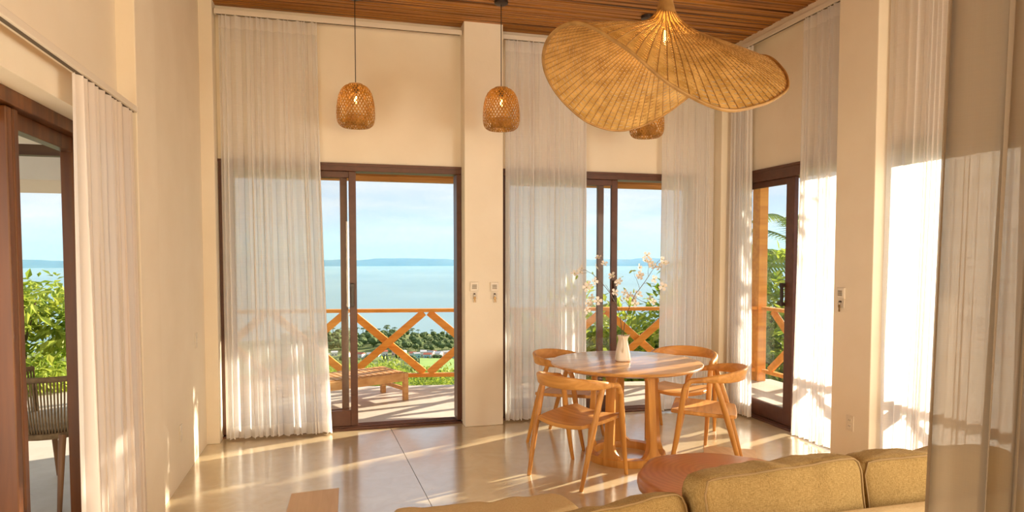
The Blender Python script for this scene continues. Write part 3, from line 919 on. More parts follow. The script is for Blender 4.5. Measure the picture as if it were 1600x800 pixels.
# ------------------------------------------------------------------ sofa
def cushion(name, label, c, size, rot, mat, group, seed, piping=True, sag=.02, cat='cushion', k=8.0):
    """box cushion, crowned faces, soft corners; c is its centre, size (w, d, h)"""
    w, d, h = size
    N, K, Lz = 26, 9, 13
    rn = random.Random(seed)
    root = thing(name, label, cat, c, group)
    def sh(x, y, z):
        # x,y,z in -1..1 on the cube surface -> soft cushion
        nrm = (abs(x)**k + abs(y)**k + abs(z)**k) ** (1/k)
        x, y, z = x/nrm, y/nrm, z/nrm
        cr = (1 - x*x) * (1 - z*z)
        yy = y * (.80 + .26 * math.sqrt(max(0, cr))) if k < 12 else y
        zz = z * (1 - .05 * (1 - x*x) * (1 if z > 0 else 0) * sag * 30)
        xx = x * (1 - .025 * (1 - z*z))
        q = Vector((xx*w/2, yy*d/2, zz*h/2))
        wr = noise.noise(Vector((q.x*16 + seed, q.y*5, q.z*5))) * .017 * (.35 + max(0, z)) * (1 - x*x)
        wr += noise.noise(Vector((q.x*5, q.y*5 + seed, q.z*7))) * .012
        return q + Vector((0, wr * (1 if y > 0 else -1), wr * .5))
    m = MB()
    def face(fn, a, b):
        m.grid(a, b, fn)
    f = lambda i, n: -1 + 2 * i / (n - 1)
    face(lambda i, j: sh(f(i,N), -1, f(j,Lz)), N, Lz)
    face(lambda i, j: sh(-f(i,N), 1, f(j,Lz)), N, Lz)
    face(lambda i, j: sh(f(i,N), f(j,K), 1), N, K)
    face(lambda i, j: sh(f(i,N), -f(j,K), -1), N, K)
    face(lambda i, j: sh(1, f(i,K), f(j,Lz)), K, Lz)
    face(lambda i, j: sh(-1, -f(i,K), f(j,Lz)), K, Lz)
    bm = bmesh.new(); me = m.mesh(name, mat, 180); bm.from_mesh(me); bmesh.ops.remove_doubles(bm, verts=bm.verts, dist=.0008); bm.to_mesh(me); bm.free()
    me.polygons.foreach_set('use_smooth', [True]*len(me.polygons))
    o = bpy.data.objects.new('cover', me); COL.objects.link(o); o.parent = root
    sb = o.modifiers.new('sub', 'SUBSURF'); sb.levels = 1; sb.render_levels = 1
    if piping:
        for yy in (-1, 1):
            P = []
            for s in range(24): P.append(sh(f(s, 24) * .97, yy * .93, 1.0))
            P = [sh(-1.0, yy*.93, -.8 + 1.7*s/8) for s in range(8)] + P + [sh(1.0, yy*.93, .9 - 1.7*s/8) for s in range(8)]
            pm = MB().tube(P, .0042, 6).mesh('piping', M['piping'], 180)
            po = bpy.data.objects.new('piping', pm); COL.objects.link(po); po.parent = root
    root.rotation_euler = rot
    return root
sf = thing('sofa', 'olive-beige linen sofa seen from behind with a chaise on its left', 'sofa', (1.5, 2.3, 0))
obj('back_frame', MB().box(.20, 2.95, 1.80, 2.033, .06, .602), M['sofa_light'], sf, bevel=.03, seg=4)
obj('seat_base', MB().box(.22, 2.95, 2.035, 2.62, .06, .26), M['sofa_light'], sf, bevel=.02, seg=3)
obj('chaise_base', MB().box(.22, 1.04, 2.625, 2.95, .06, .26), M['sofa_light'], sf, bevel=.02, seg=3)
for x, y in ((.3, 1.95), (2.85, 1.95), (.3, 2.85), (2.85, 2.5), (.95, 2.85)):
    obj('foot', MB().lathe([(.022, 0), (.028, .062)], 12, (x, y, 0), True, True), M['teak'], sf, smooth=50)
cushion('seat_cushion', 'sand linen chaise cushion at the bottom left of the sofa', (.635, 2.49, .342), (.84, .93, .165), (0, 0, 0), M['sofa_light'], 'sofa cushions', 2, piping=False, sag=0, k=16.0)
cushion('seat_cushion', 'sofa seat cushion beside the chaise, hidden by back cushions', (1.535, 2.34, .34), (.92, .60, .16), (0, 0, 0), M['sofa_light'], 'sofa cushions', 3, piping=False, sag=0, k=16.0)
cushion('seat_cushion', 'sofa seat cushion at the right end, hidden by back cushions', (2.47, 2.34, .34), (.92, .60, .16), (0, 0, 0), M['sofa_light'], 'sofa cushions', 4, piping=False, sag=0, k=16.0)
cushion('back_cushion', 'olive linen back cushion slumped low at the left of the row', (.875, 2.16, .475), (.80, .20, .34), (R(-18), R(-4), R(4)), M['sofa'], 'sofa cushions', 5)
cushion('back_cushion', 'olive linen back cushion, middle of the row, fully in view', (1.645, 2.17, .55), (.77, .20, .40), (R(-8), R(-1.4), R(3)), M['sofa'], 'sofa cushions', 6)
cushion('back_cushion', 'olive linen back cushion partly hidden by the near right curtain', (2.42, 2.20, .535), (.80, .20, .40), (R(-6), 0, R(-2)), M['sofa'], 'sofa cushions', 7)

# ------------------------------------------------------------------ pendant lamps
def make_pendant(drop):
    p = thing('pendant_lamp', '', 'pendant lamp', (0, 0, 0), 'small bamboo pendant lamps in a row')
    # origin at the shade's bottom centre; ceiling at +drop
    prof = [(.052, .338), (.085, .328), (.112, .300), (.131, .262), (.142, .215), (.149, .165), (.151, .115), (.150, .075), (.145, .045), (.132, .020), (.112, .006), (.098, .004), (.088, .014), (.085, .045), (.085, .088)]
    L = [0]
    for a, b in zip(prof, prof[1:]): L.append(L[-1] + math.hypot(b[0]-a[0], b[1]-a[1]))
    def at(s):
        for i in range(len(prof)-1):
            if s <= L[i+1] + 1e-9:
                t = (s - L[i]) / (L[i+1] - L[i]); return prof[i][0] + t*(prof[i+1][0]-prof[i][0]), prof[i][1] + t*(prof[i+1][1]-prof[i][1])
        return prof[-1]
    sh = MB(); NS = 34; SEG = 34; w = .0098
    for d in (-1, 1):
        for k in range(NS):
            a0 = 2*PI*k/NS; vs = []
            for j in range(SEG + 1):
                s = L[-1]*j/SEG; r, z = at(s)
                a = a0 + d * 2.1 * j / SEG
                o = (.0012 if (j + k) % 2 else -.0012) * d
                da = w / max(r, .05)
                for e in (-1, 1): vs.append(((r+o)*math.cos(a + e*da*.5*1.0), (r+o)*math.sin(a + e*da*.5), z + e*0*w))
            sh.add(vs, [(2*j, 2*j+1, 2*j+3, 2*j+2) for j in range(SEG)])
    obj('shade', sh, M['bamboo'], p, kind='stuff')
    obj('shade_rim', MB().tube([(.085*math.cos(a), .085*math.sin(a), .09) for a in [2*PI*j/32 for j in range(33)]], .004, 6, False), M['bamboo'], p, smooth=60)
    obj('cap', MB().lathe([(.0, .345), (.056, .345), (.058, .341), (.056, .334), (0, .334)], 28), M['bamboo_cap'], p, smooth=40)
    obj('cord', MB().tube([(0, 0, .34), (0, 0, drop - .02)], .0035, 6), M['black'], p, smooth=60)
    obj('canopy', MB().lathe([(0, drop - .03), (.045, drop - .03), (.055, drop - .024), (.056, drop), (0, drop)], 28), M['black'], p, smooth=40)
    obj('socket', MB().lathe([(0, .335), (.020, .335), (.022, .29), (.018, .275), (0, .275)], 16), M['black'], p, smooth=40)
    bl = obj('bulb', MB().lathe([(.012, .276), (.016, .262), (.028, .238), (.031, .215), (.026, .192), (.012, .180), (.0005, .178)], 18), M['bulb_glass'], p, smooth=180)
    fil = MB()
    for k in range(4):
        a = k*PI/2; fil.tube([(.006*math.cos(a), .006*math.sin(a), .25), (.009*math.cos(a+.6), .009*math.sin(a+.6), .205)], .0022, 5)
    obj('filament', fil, M['filament'], bl)
    return p
PZ = 2.575
pend = make_pendant(ZC - PZ - .004)
for i, (x, y, lab) in enumerate(((.17, 5.46, 'bamboo pendant lamp at the left, in front of the blank wall'), (1.32, 5.27, 'bamboo pendant lamp beside the second curtain, middle of the row'), (2.62, 5.27, 'bamboo pendant lamp mostly hidden behind the big woven lamp'))):
    o = pend if i == 0 else copy_tree(pend)
    o.location = (x, y, PZ); o['label'] = lab
    pl = bpy.data.lights.new('pendant_bulb_light', 'POINT'); pl.energy = 1.6; pl.color = (1, .62, .28); pl.shadow_soft_size = .02
    po = bpy.data.objects.new('pendant_bulb_light', pl); po.location = (x, y, PZ + .215); COL.objects.link(po)

# ------------------------------------------------------------------ big woven hat lamp
HC = Vector((1.727, 3.26, 2.79))
hat = thing('woven_hat_lamp', 'huge wavy-brimmed woven rattan hat lamp hanging in the foreground', 'pendant lamp', HC)
hx = Vector((math.cos(-.2616), math.sin(-.2616), 0)); hy = Vector((-hx.y, hx.x, 0))
HR = .655
RZ = [-.24, -.10, -.10, -.21, -.36, -.44, -.415, -.325, -.235, -.165, -.12, -.14, -.29, -.49, -.59, -.55, -.47, -.38]
def rimz(ph):
    t = (math.degrees(ph) / 20) % 18; i = int(t); f = t - i
    p0, p1, p2, p3 = (RZ[(i + k) % 18] for k in (-1, 0, 1, 2))
    return p1 + .5 * f * (p2 - p0 + f * (2*p0 - 5*p1 + 4*p2 - p3 + f * (3*(p1 - p2) + p3 - p0)))
def hatp(r, ph, o=0):
    t = r / HR
    da = (ph - R(325) + PI) % (2*PI) - PI
    RR = 1 - .075 * math.exp(-(da / .7) ** 2) * t
    z = rimz(ph) * (.40 * t + .60 * t ** 1.7) + .115 * math.exp(-((r - .028) / .055))
    return HC + hx * (r * RR * math.cos(ph)) + hy * (r * RR * math.sin(ph)) + Vector((0, 0, z + o))
NR, NRIB = 62, 84
wv = MB()
r0 = .03
for i in range(NR):
    ra = r0 + (HR - r0) * i / NR; rb = r0 + (HR - r0) * (i + .97) / NR
    nseg = NRIB * 2 if ra > .12 else NRIB
    vs = []
    for j in range(nseg):
        ph = 2 * PI * j / nseg
        par = (j if nseg == NRIB else j // 1)
        o = .0016 * math.cos(PI * (j * (1 if nseg == 2*NRIB else 2) ) / 1.0 * .5 * 2 / 2 + PI * i) if ra > .12 else 0
        jit = .0012 * noise.noise(Vector((i * 3.1, ph * 9, 0)))
        vs.append(hatp(ra + jit, ph, o)); vs.append(hatp(rb + jit, ph, o))
    wv.add(vs, [(2*j, 2*((j+1) % nseg), 2*((j+1) % nseg)+1, 2*j+1) for j in range(nseg)])
obj('woven_brim', wv, M['wicker'], hat, smooth=180, kind='stuff')
rb_ = MB()
for k in range(NRIB):
    ph = 2 * PI * (k + .25) / NRIB
    rs = r0 if k % 3 == 0 else (.10 if k % 3 == 1 else .2)
    rb_.tube([hatp(rs + (HR - rs) * j / 20, ph) for j in range(21)], .0030, 4, False)
obj('ribs', rb_, M['wicker_rib'], hat, smooth=180, kind='stuff')
for o_, rr_ in ((0, HR), (.008, HR + .004)):
    obj('rim', MB().tube([hatp(rr_, 2*PI*j/120, o_) for j in range(121)], .0065, 7, False), M['wicker_rib'], hat, smooth=180)
obj('neck', MB().lathe([(.055, -.0), (.040, .06), (.032, .11), (.031, .20), (.033, .215), (.029, .217)], 24, HC + Vector((0, 0, .055))), M['wicker_rib'], hat, smooth=60)
obj('stem', MB().tube([HC + Vector((0, 0, .2)), Vector((HC.x, HC.y, ZC - .004))], .028, 14), M['wicker'], hat, smooth=60)
obj('socket', MB().lathe([(0, .06), (.022, .06), (.022, 0), (0, 0)], 16, HC), M['black'], hat, smooth=40)
bl = obj('bulb', MB().lathe([(.012, 0), (.018, -.015), (.03, -.045), (.034, -.07), (.026, -.098), (.010, -.11), (.0005, -.111)], 18, HC), M['bulb_glass'], hat, smooth=180)
fil = MB()
for k in range(5):
    a = k*2*PI/5; fil.tube([(HC.x + .008*math.cos(a), HC.y + .008*math.sin(a), HC.z - .03), (HC.x + .011*math.cos(a+.5), HC.y + .011*math.sin(a+.5), HC.z - .085)], .0026, 5)
obj('filament', fil, M['filament'], bl)
pl = bpy.data.lights.new('hat_bulb_light', 'POINT'); pl.energy = 6; pl.color = (1, .62, .26); pl.shadow_soft_size = .03
po = bpy.data.objects.new('hat_bulb_light', pl); po.location = HC + Vector((0, 0, -.07)); COL.objects.link(po)

# ------------------------------------------------------------------ small things on the walls
def key_unit(label_box, label_key, c, along, seed):
    """square card switch with a little hook plate and keys under it"""
    ex = Vector((1, 0, 0)) if along == 'x' else Vector((0, -1, 0))
    ny = Vector((0, -1, 0)) if along == 'x' else Vector((-1, 0, 0))
    c = Vector(c)
    def bx(u0, u1, z0, z1, d0, d1):
        q = [c + ex*u + ny*d for u in (u0, u1) for d in (d0, d1)]
        xs = [v.x for v in q]; ys = [v.y for v in q]
        return MB().box(min(xs), max(xs), min(ys), max(ys), c.z + z0, c.z + z1)
    s = thing('wall_switch', label_box, 'switch', c, 'square wall switches with keys')
    obj('plate', bx(-.040, .040, -.042, .042, 0, .012), M['plastic'], s, bevel=.003)
    obj('bezel', bx(-.034, .034, -.036, .036, .012, .015), M['ceramic'], s, bevel=.002)
    for i in range(3):
        for j in range(3):
            u, z = -.021 + .0145*i, -.021 + .0145*j
            obj('button', bx(u, u + .012, z, z + .012, .015, .018), M['grey_print'], s)
    k = thing('key_hook', label_key, 'key hook', c + Vector((0, 0, -.078)), 'key hooks below the switches')
    obj('plate', bx(-.032, .032, -.112, -.048, 0, .005), M['plastic'], k, bevel=.002)
    obj('hook', bx(-.006, .006, -.072, -.058, .005, .022), M['black'], k, bevel=.002)
    kc = c + ny * .020
    rg = [kc + ex*(.013*math.cos(a)) + Vector((0, 0, -.078 + .013*math.sin(a))) for a in [2*PI*j/16 for j in range(17)]]
    obj('key_ring', MB().tube(rg, .0022, 5, False), M['chrome'], k, smooth=60)
    for q, sl in enumerate((-.10, .16)):
        p0 = kc + Vector((0, 0, -.090)) + ny * .003 * q; dr = (ex*sl + Vector((0, 0, -1))).normalized()
        key = MB().bar(p0, p0 + dr*.020, .018, .003, up=ex).bar(p0 + dr*.018, p0 + dr*.052, .007, .0028, up=ex)
        obj('key', key, M['brass_key'], k)
key_unit('left square switch on the pillar beside the open door', 'left bunch of keys on the pillar beside the open door', (1.205, YP, 1.275), 'x', 1)
key_unit('right square switch on the pillar beside the open door', 'right bunch of keys on the pillar beside the open door', (1.392, YP, 1.272), 'x', 2)
key_unit('square switch on the right-hand pillar above the socket', 'bunch of keys on the right-hand pillar', (XP, 4.175, 1.27), 'y', 3)
def outlet(label, c, axis, holes):
    c = Vector(c)
    o = thing('wall_socket', label, 'socket', c)
    sx = 1 if axis == '+x' else -1
    def bx(d0, d1, u0, u1, z0, z1):
        return MB().box(min(c.x + sx*d0, c.x + sx*d1), max(c.x + sx*d0, c.x + sx*d1), c.y + u0, c.y + u1, c.z + z0, c.z + z1)
    obj('plate', bx(0, .006, -.037, .037, -.058, .058), M['plastic'], o, bevel=.002)
    for z in holes:
        f = obj('socket_face', bx(.006, .009, -.018, .018, z - .016, z + .016), M['ceramic'], o, bevel=.002)
        if len(holes) == 2:
            for u in (-.008, .006): obj('slot', bx(.009, .0095, u, u + .003, z - .005, z + .008), M['black'], f)
outlet('ivory double socket low on the right-hand pillar', (XP, 4.06, .30), '-x', (-.022, .022))
outlet('ivory blank plate low on the left wall', (XL, 4.895, .34), '+x', (0,))
outlet('ivory switch plate higher on the left wall', (XL, 5.467, .905), '+x', (0,))

# wooden inspection covers let into the floor
M['cover_wood'] = wood('floor_cover_wood', (.58, .36, .17), (.70, .47, .25), 1, 4, .4)
def cover(label, pts):
    o = obj('floor_cover', MB().prism(pts, -.001, .004), M['cover_wood']); tag(o, label, 'floor cover', 'wooden covers set in the floor')
cover('square wooden floor cover at the bottom left of the floor', [(-.31, 4.02), (-.005, 4.02), (.005, 4.485), (-.295, 4.455)])
cover('wooden floor cover between the right chair and the slab table', [(2.62, 4.30), (2.98, 4.12), (3.22, 4.52), (2.90, 4.74)])

# ------------------------------------------------------------------ terrace outside
DZ = -.02
tag(obj('terrace_floor', MB().prism([(-5.0, 6.11), (4.06, 6.11), (4.06, YN), (5.35, YN), (5.35, 7.22), (-5.0, 8.99)], -.25, DZ), M['deck']), 'pale concrete terrace outside the back and right doors', 'terrace', kind='structure')
tag(obj('side_terrace_floor', MB().box(-5.0, -1.09, YN, 6.109, -.25, DZ), M['deck']), 'pale concrete side terrace outside the left door', 'terrace', kind='structure')
M['soffit'] = noisy('soffit_paint', (.74, .68, .60), (.80, .75, .67), 3, .8)
M['eave_wood'] = wood('eave_wood', (.48, .20, .045), (.64, .31, .09), 0, 4, .5, knots=True)
M['dark_beam'] = wood('dark_beam', (.07, .03, .012), (.12, .055, .02), 0, 4, .5)
ev = thing('eave', 'roof overhang above the back terrace with an orange wooden edge beam', 'roof', (2, 7, 2.56), kind='structure')
obj('soffit', MB().box(-1.3, 5.5, 6.16, 8.1, 2.56, 2.66), M['soffit'], ev)
obj('edge_beam', MB().box(-1.3, 5.5, 7.86, 7.96, 2.425, 2.485), M['eave_wood'], ev, bevel=.004)
obj('edge_board', MB().box(-1.3, 5.5, 7.90, 7.96, 2.486, 2.56), M['eave_wood'], ev, bevel=.004)
ev2 = thing('eave', 'roof overhang above the right terrace', 'roof', (4.7, 3, 2.62), kind='structure')
obj('soffit', MB().box(4.05, 5.2, YN, 6.155, 2.66, 2.74), M['soffit'], ev2)
ev3 = thing('eave', 'porch roof over the side terrace with dark beam and beige fascia', 'roof', (-3, 4, 2.5), kind='structure')
obj('soffit', MB().box(-5, -1.345, YN, 6.9, 2.50, 2.6), M['soffit'], ev3)
obj('dark_beam', MB().box(-5, -1.345, 4.96, 5.04, 2.205, 2.275), M['dark_beam'], ev3, bevel=.004)
obj('fascia', MB().box(-5, -1.345, 6.80, 6.86, 2.235, 2.5), M['soffit'], ev3)
obj('fascia_strip', MB().box(-5, -1.345, 6.86, 6.90, 2.12, 2.40), M['wall_trim'], ev3)

# railing with X braces
def rail_line(name, label, a, b, cells, posts, zt=.92):
    a, b = Vector((*a, 0)), Vector((*b, 0)); d = (b - a).normalized(); L = (b - a).length
    n = Vector((-d.y, d.x, 0))
    r = thing(name, label, 'railing', (a.x, a.y, DZ), 'orange wooden terrace railings')
    P = lambda s, z, o=0: a + d * s + n * o + Vector((0, 0, z))
    obj('top_rail', MB().bar(P(0, zt - .02), P(L, zt - .02), .04, .10), M['rail_wood'], r, bevel=.004)
    obj('bottom_rail', MB().bar(P(0, .118), P(L, .118), .045, .06), M['rail_wood'], r, bevel=.004)
    for s0, s1 in cells:
        obj('brace', MB().bar(P(s0 + .03, .145, -.012), P(s1 - .03, zt - .045, -.012), .085, .032), M['rail_wood'], r, bevel=.003)
        obj('brace', MB().bar(P(s0 + .03, zt - .045, .022), P(s1 - .03, .145, .022), .085, .032), M['rail_wood'], r, bevel=.003)
    for s in posts:
        q = P(s, 0)
        obj('post', MB().box(q.x - .045, q.x + .045, q.y - .045, q.y + .045, DZ, zt - .04), M['rail_wood'], r, bevel=.004)
    return r
def rx(x): return (x + 1.68) / math.cos(math.atan(.171))
cells = [(rx(-1.67), rx(-.77)), (rx(-.77), rx(.135))] + [(rx(.14), rx(1.045)), (rx(1.045), rx(1.95)), (rx(2.29), rx(3.19)), (rx(3.19), rx(4.07)), (rx(4.07), rx(4.95))]
rail_line('terrace_railing', 'orange wooden X-braced railing along the sea side of the terrace', (-1.68, 8.353), (5.10, 7.194), cells, [rx(2.12), rx(-1.63)])
cl2 = [(.1 + .93*k, .1 + .93*(k+1)) for k in range(7)]
rail_line('terrace_railing', 'orange wooden X-braced railing outside the right door', (5.15, 7.08), (5.15, .4), cl2, [6.6])
tag(obj('corner_post', MB().box(5.09, 5.21, 7.12, 7.27, DZ, 2.56), M['rail_wood'], bevel=.005), 'tall wooden roof post at the terrace corner, seen through right door', 'post')

# slatted lounger
LO = Vector((.72, 7.20, 0)); lx = Vector((-.908, -.418, 0)).normalized(); ly = Vector((-.418, .908, 0)) * 1
ly = Vector((lx.y, -lx.x, 0)) * 1.0
if ly.y < 0: ly = -ly
LP = lambda u, v, z: LO + lx * u + ly * v + Vector((0, 0, z))
lo = thing('sun_lounger', 'slatted wooden sun lounger standing on the back terrace', 'lounger', LO + Vector((0, 0, DZ)))
LW, LL = .50, 1.75
for v in (.0, LW):
    obj('side_rail', MB().bar(LP(-.02, v, .235), LP(LL, v, .235), .09, .03), M['lounger_wood'], lo, bevel=.003)
obj('end_rail', MB().bar(LP(-.0, .015, .235), LP(-.0, LW - .015, .235), .09, .03), M['lounger_wood'], lo, bevel=.003)
for k in range(24):
    u = .045 + k * .072
    obj('slat', MB().bar(LP(u, .016, .282), LP(u, LW - .016, .282), .016, .052), M['lounger_wood'], lo)
for u, v in ((0, 0), (0, LW), (LL - .1, 0), (LL - .1, LW)):
    q = LP(u, v, 0)
    obj('leg', MB().bar(LP(u, v, DZ), LP(u, v, .28), .05, .05, up=ly), M['lounger_wood'], lo, bevel=.003)
for u in (0, LL - .1):
    obj('stretcher', MB().bar(LP(u, .02, .10), LP(u, LW - .02, .10), .04, .025), M['lounger_wood'], lo)

# rope armchair on the side terrace
RC = Vector((-1.80, 4.95, DZ))
rc = thing('rope_armchair', 'woven rope armchair with white cushion on the side terrace', 'chair', RC)
M['rope'] = noisy('rope', (.16, .10, .05), (.26, .17, .09), 30, .9)
M['patio_wood'] = wood('patio_wood', (.17, .075, .03), (.26, .12, .05), 2, 4, .5)
ca, sa = math.cos(R(-25)), math.sin(R(-25))
def rp(x, y, z): return (RC.x + x*ca - y*sa, RC.y + x*sa + y*ca, RC.z + z)
for x, y in ((-.26, .26), (.26, .26), (-.27, -.26), (.27, -.26)):
    obj('leg', MB().tube([rp(x*1.12, y*1.15, 0), rp(x, y*.9, .40), rp(x*.98, y*.85, .46)], [.014, .022, .022], 8), M['patio_wood'], rc, smooth=50)
hs = []
for j in range(25):
    a = R(-20 + 220 * j / 24 + 180)
    hs.append((.31 * math.cos(a), .30 * math.sin(a) + .02))
obj('top_band', MB().tube([rp(x, y, .80) for x, y in hs], .018, 8), M['rope'], rc, smooth=60)
obj('low_band', MB().tube([rp(x*.86, y*.86, .44) for x, y in hs], .016, 8), M['patio_wood'], rc, smooth=60)
rm = MB()
for k in range(64):
    t = k / 63 * 24; i = min(int(t), 23); f_ = t - i
    x = hs[i][0]*(1-f_) + hs[i+1][0]*f_; y_ = hs[i][1]*(1-f_) + hs[i+1][1]*f_
    rm.tube([rp(x, y_, .80), rp(x*.92, y_*.92, .60), rp(x*.86, y_*.86, .44)], .0055, 5, False)
obj('rope_strands', rm, M['rope'], rc, smooth=60, kind='stuff')
for k in (5, 12, 19):
    x, y_ = hs[k]; obj('back_post', MB().tube([rp(x*.87, y_*.87, .42), rp(x, y_, .80)], .017, 8), M['patio_wood'], rc, smooth=60)
obj('seat', MB().lathe([(0, .42), (.27, .42), (.275, .44), (.27, .455), (0, .455)], 28, RC), M['rope'], rc, smooth=40)
obj('cushion', MB().lathe([(0, .456), (.20, .456), (.23, .475), (.225, .51), (.18, .53), (0, .535)], 28, RC), plain('outdoor_cushion', (.75, .72, .68), .9), rc, smooth=60)

# ------------------------------------------------------------------ landscape
CF = Vector((math.sin(.2616), math.cos(.2616), 0)); CR = Vector((math.cos(.2616), -math.sin(.2616), 0))
SEA = -100.0
tab = [(0, 0), (8, -1.6), (11, -2.0), (14, -2.6), (25, -4.9), (60, -11.5), (150, -28.0), (300, -54.5), (480, -83.5), (560, -94), (620, -97.6), (660, -99.0), (820, -99.2), (900, -100.6), (960, -104), (1400, -110)]
def terr(x, y):
    d = math.hypot(x, y)
    for (a, za), (b, zb_) in zip(tab, tab[1:]):
        if d <= b:
            t = (d - a) / (b - a); z = za + (zb_ - za) * t; break
    else: z = tab[-1][1]
    if d > 20: z += noise.noise(Vector((x*.012, y*.012, 0))) * min(2.0, d * .01)
    return z
m = MB()
ds = [7, 8.5, 10, 12, 14, 18, 25, 35, 48, 60, 80, 110, 150, 200, 250, 300, 360, 420, 480, 520, 560, 590, 620, 660, 720, 780, 820, 860, 900, 930, 960, 1100, 1400]
NA = 72
def tfn(i, j):
    a = R(-70 + 160 * i / (NA - 1)) # azimuth clockwise from +y
    d = ds[j]; x, y = d * math.sin(a), d * math.cos(a)
    z = terr(x, y)
    if d < 10 : z = min(z, -1.6)
    return (x, y, z)
m.grid(NA, len(ds), tfn)
M['ground'] = noisy('hillside_ground', (.10, .14, .03), (.20, .24, .07), .08, .9, detail=8)
tag(obj('hillside', m, M['ground'], smooth=180), 'green hillside falling from the terrace to the sea', 'hillside', kind='structure')
def sea_mat():
    m, t, b = new_mat('sea_water')
    co = nn(t, 'ShaderNodeTexCoord')
    n = nn(t, 'ShaderNodeTexNoise'); n.inputs['Scale'].default_value = .0016; n.inputs['Detail'].default_value = 3
    t.links.new(co.outputs['Object'], n.inputs['Vector'])
    r = ramp(t, [(.35, (.155, .29, .345)), (.65, (.235, .37, .41))]); t.links.new(n.outputs['Fac'], r.inputs[0])
    t.links.new(r.outputs[0], b.inputs['Base Color'])
    b.inputs['Roughness'].default_value = .35; b.inputs['Specular IOR Level'].default_value = .4
    n2 = nn(t, 'ShaderNodeTexNoise'); n2.inputs['Scale'].default_value = .25; n2.inputs['Detail'].default_value = 4
    t.links.new(co.outputs['Object'], n2.inputs['Vector'])
    bp = nn(t, 'ShaderNodeBump'); bp.inputs['Strength'].default_value = .35; bp.inputs['Distance'].default_value = .6
    t.links.new(n2.outputs['Fac'], bp.inputs['Height']); t.links.new(bp.outputs[0], b.inputs['Normal'])
    return m
m = MB().grid(30, 12, lambda i, j: (-14000 + 1000*i, 500 + 900*j, SEA))
tag(obj('sea', m, sea_mat()), 'calm turquoise sea below the terrace', 'sea', kind='structure')
# far shore: hills about 7 km away
M['far_hill'] = noisy('far_forest', (.05, .11, .12), (.09, .17, .17), .004, .95, detail=6)
m = MB()
def hfn(i, j):
    a = R(-75 + 165 * i / 219); prof = (0, 1, .9, 0)[j]
    d = (6850, 7250, 7900, 8600)[j]
    px = math.degrees(a)
    h = 70 + 55 * noise.noise(Vector((px * .12, 3.3, 0))) + 16 * noise.noise(Vector((px * .7, 1.1, 0))) + 6 * noise.noise(Vector((px * 2.5, 1.1, 0)))
    h += 55 * math.exp(-((px + 26) / 5) ** 2)
    return (d*math.sin(a), d*math.cos(a), SEA - 3 + prof * max(h, 22))
m.grid(220, 4, hfn)
tag(obj('far_hills', m, M['far_hill'], smooth=180), 'blue wooded hills on the far shore of the sea', 'hills', kind='structure')
# sea haze
vm = bpy.data.materials.new('sea_haze'); vm.use_nodes = True; t = vm.node_tree; t.nodes.clear()
vs_ = nn(t, 'ShaderNodeVolumeScatter'); vs_.inputs['Color'].default_value = (.08, .36, 1.0, 1); vs_.inputs['Density'].default_value = .00015; vs_.inputs['Anisotropy'].default_value = .1
o_ = nn(t, 'ShaderNodeOutputMaterial'); t.links.new(vs_.outputs[0], o_.inputs['Volume'])
hz_o = obj('sea_haze', MB().box(-9500, 12000, 950, 9500, SEA + 1, 260), vm); tag(hz_o, 'thin blue haze lying over the sea', 'haze', kind='stuff')

# plants ---------------------------------------------------------------
def leaf_material(name, c1, c2, scale=3.0, tl=.45):
    m, t, b = new_mat(name); out = t.nodes['Material Output']
    co = nn(t, 'ShaderNodeTexCoord'); n = nn(t, 'ShaderNodeTexNoise'); n.inputs['Scale'].default_value = scale; n.inputs['Detail'].default_value = 3
    t.links.new(co.outputs['Object'], n.inputs['Vector'])
    r = ramp(t, [(.35, c1), (.65, c2)]); t.links.new(n.outputs['Fac'], r.inputs[0])
    t.links.new(r.outputs[0], b.inputs['Base Color']); b.inputs['Roughness'].default_value = .5
    tr = nn(t, 'ShaderNodeBsdfTranslucent'); t.links.new(r.outputs[0], tr.inputs['Color'])
    mx = nn(t, 'ShaderNodeMixShader'); mx.inputs[0].default_value = tl
    t.links.new(b.outputs[0], mx.inputs[1]); t.links.new(tr.outputs[0], mx.inputs[2]); t.links.new(mx.outputs[0], out.inputs['Surface'])
    return m
M['leaf_a'] = leaf_material('shrub_leaf', (.20, .31, .03), (.48, .52, .08))
M['leaf_b'] = leaf_material('dark_leaf', (.07, .15, .02), (.19, .30, .05))
M['leaf_palm'] = leaf_material('palm_leaf', (.13, .24, .04), (.36, .42, .10))
M['leaf_far'] = noisy('far_tree_leaf', (.055, .10, .03), (.14, .20, .06), .35, .9, 1.0, .9, detail=5, bdist=1.5)
M['bark'] = noisy('bark', (.13, .09, .055), (.22, .16, .10), 8, .9)
M['grass'] = noisy('field_grass', (.20, .33, .07), (.28, .42, .10), .05, .9)
def leaf_cloud(mb, c, rad, n, size, rn, droop=.3):
    for _ in range(n):
        while True:
            q = Vector((rn.uniform(-1,1), rn.uniform(-1,1), rn.uniform(-1,1)))
            if .25 < q.length < 1: break
        q = q * (.55 + .45 * q.length) if q.length < .8 else q
        p = c + Vector((q.x*rad[0], q.y*rad[1], q.z*rad[2]))
        d = (q + Vector((rn.uniform(-.8,.8), rn.uniform(-.8,.8), rn.uniform(-.6,.5) - droop))).normalized()
        s = d.cross(Vector((rn.uniform(-.4,.4), rn.uniform(-.4,.4), 1))).normalized(); L = size * rn.uniform(.6, 1.3); w = L * .24
        up = s.cross(d) * L * .10
        mb.add([p, p + d*L*.45 - s*w + up, p + d*L, p + d*L*.45 + s*w + up], [(0,1,2), (0,2,3)])
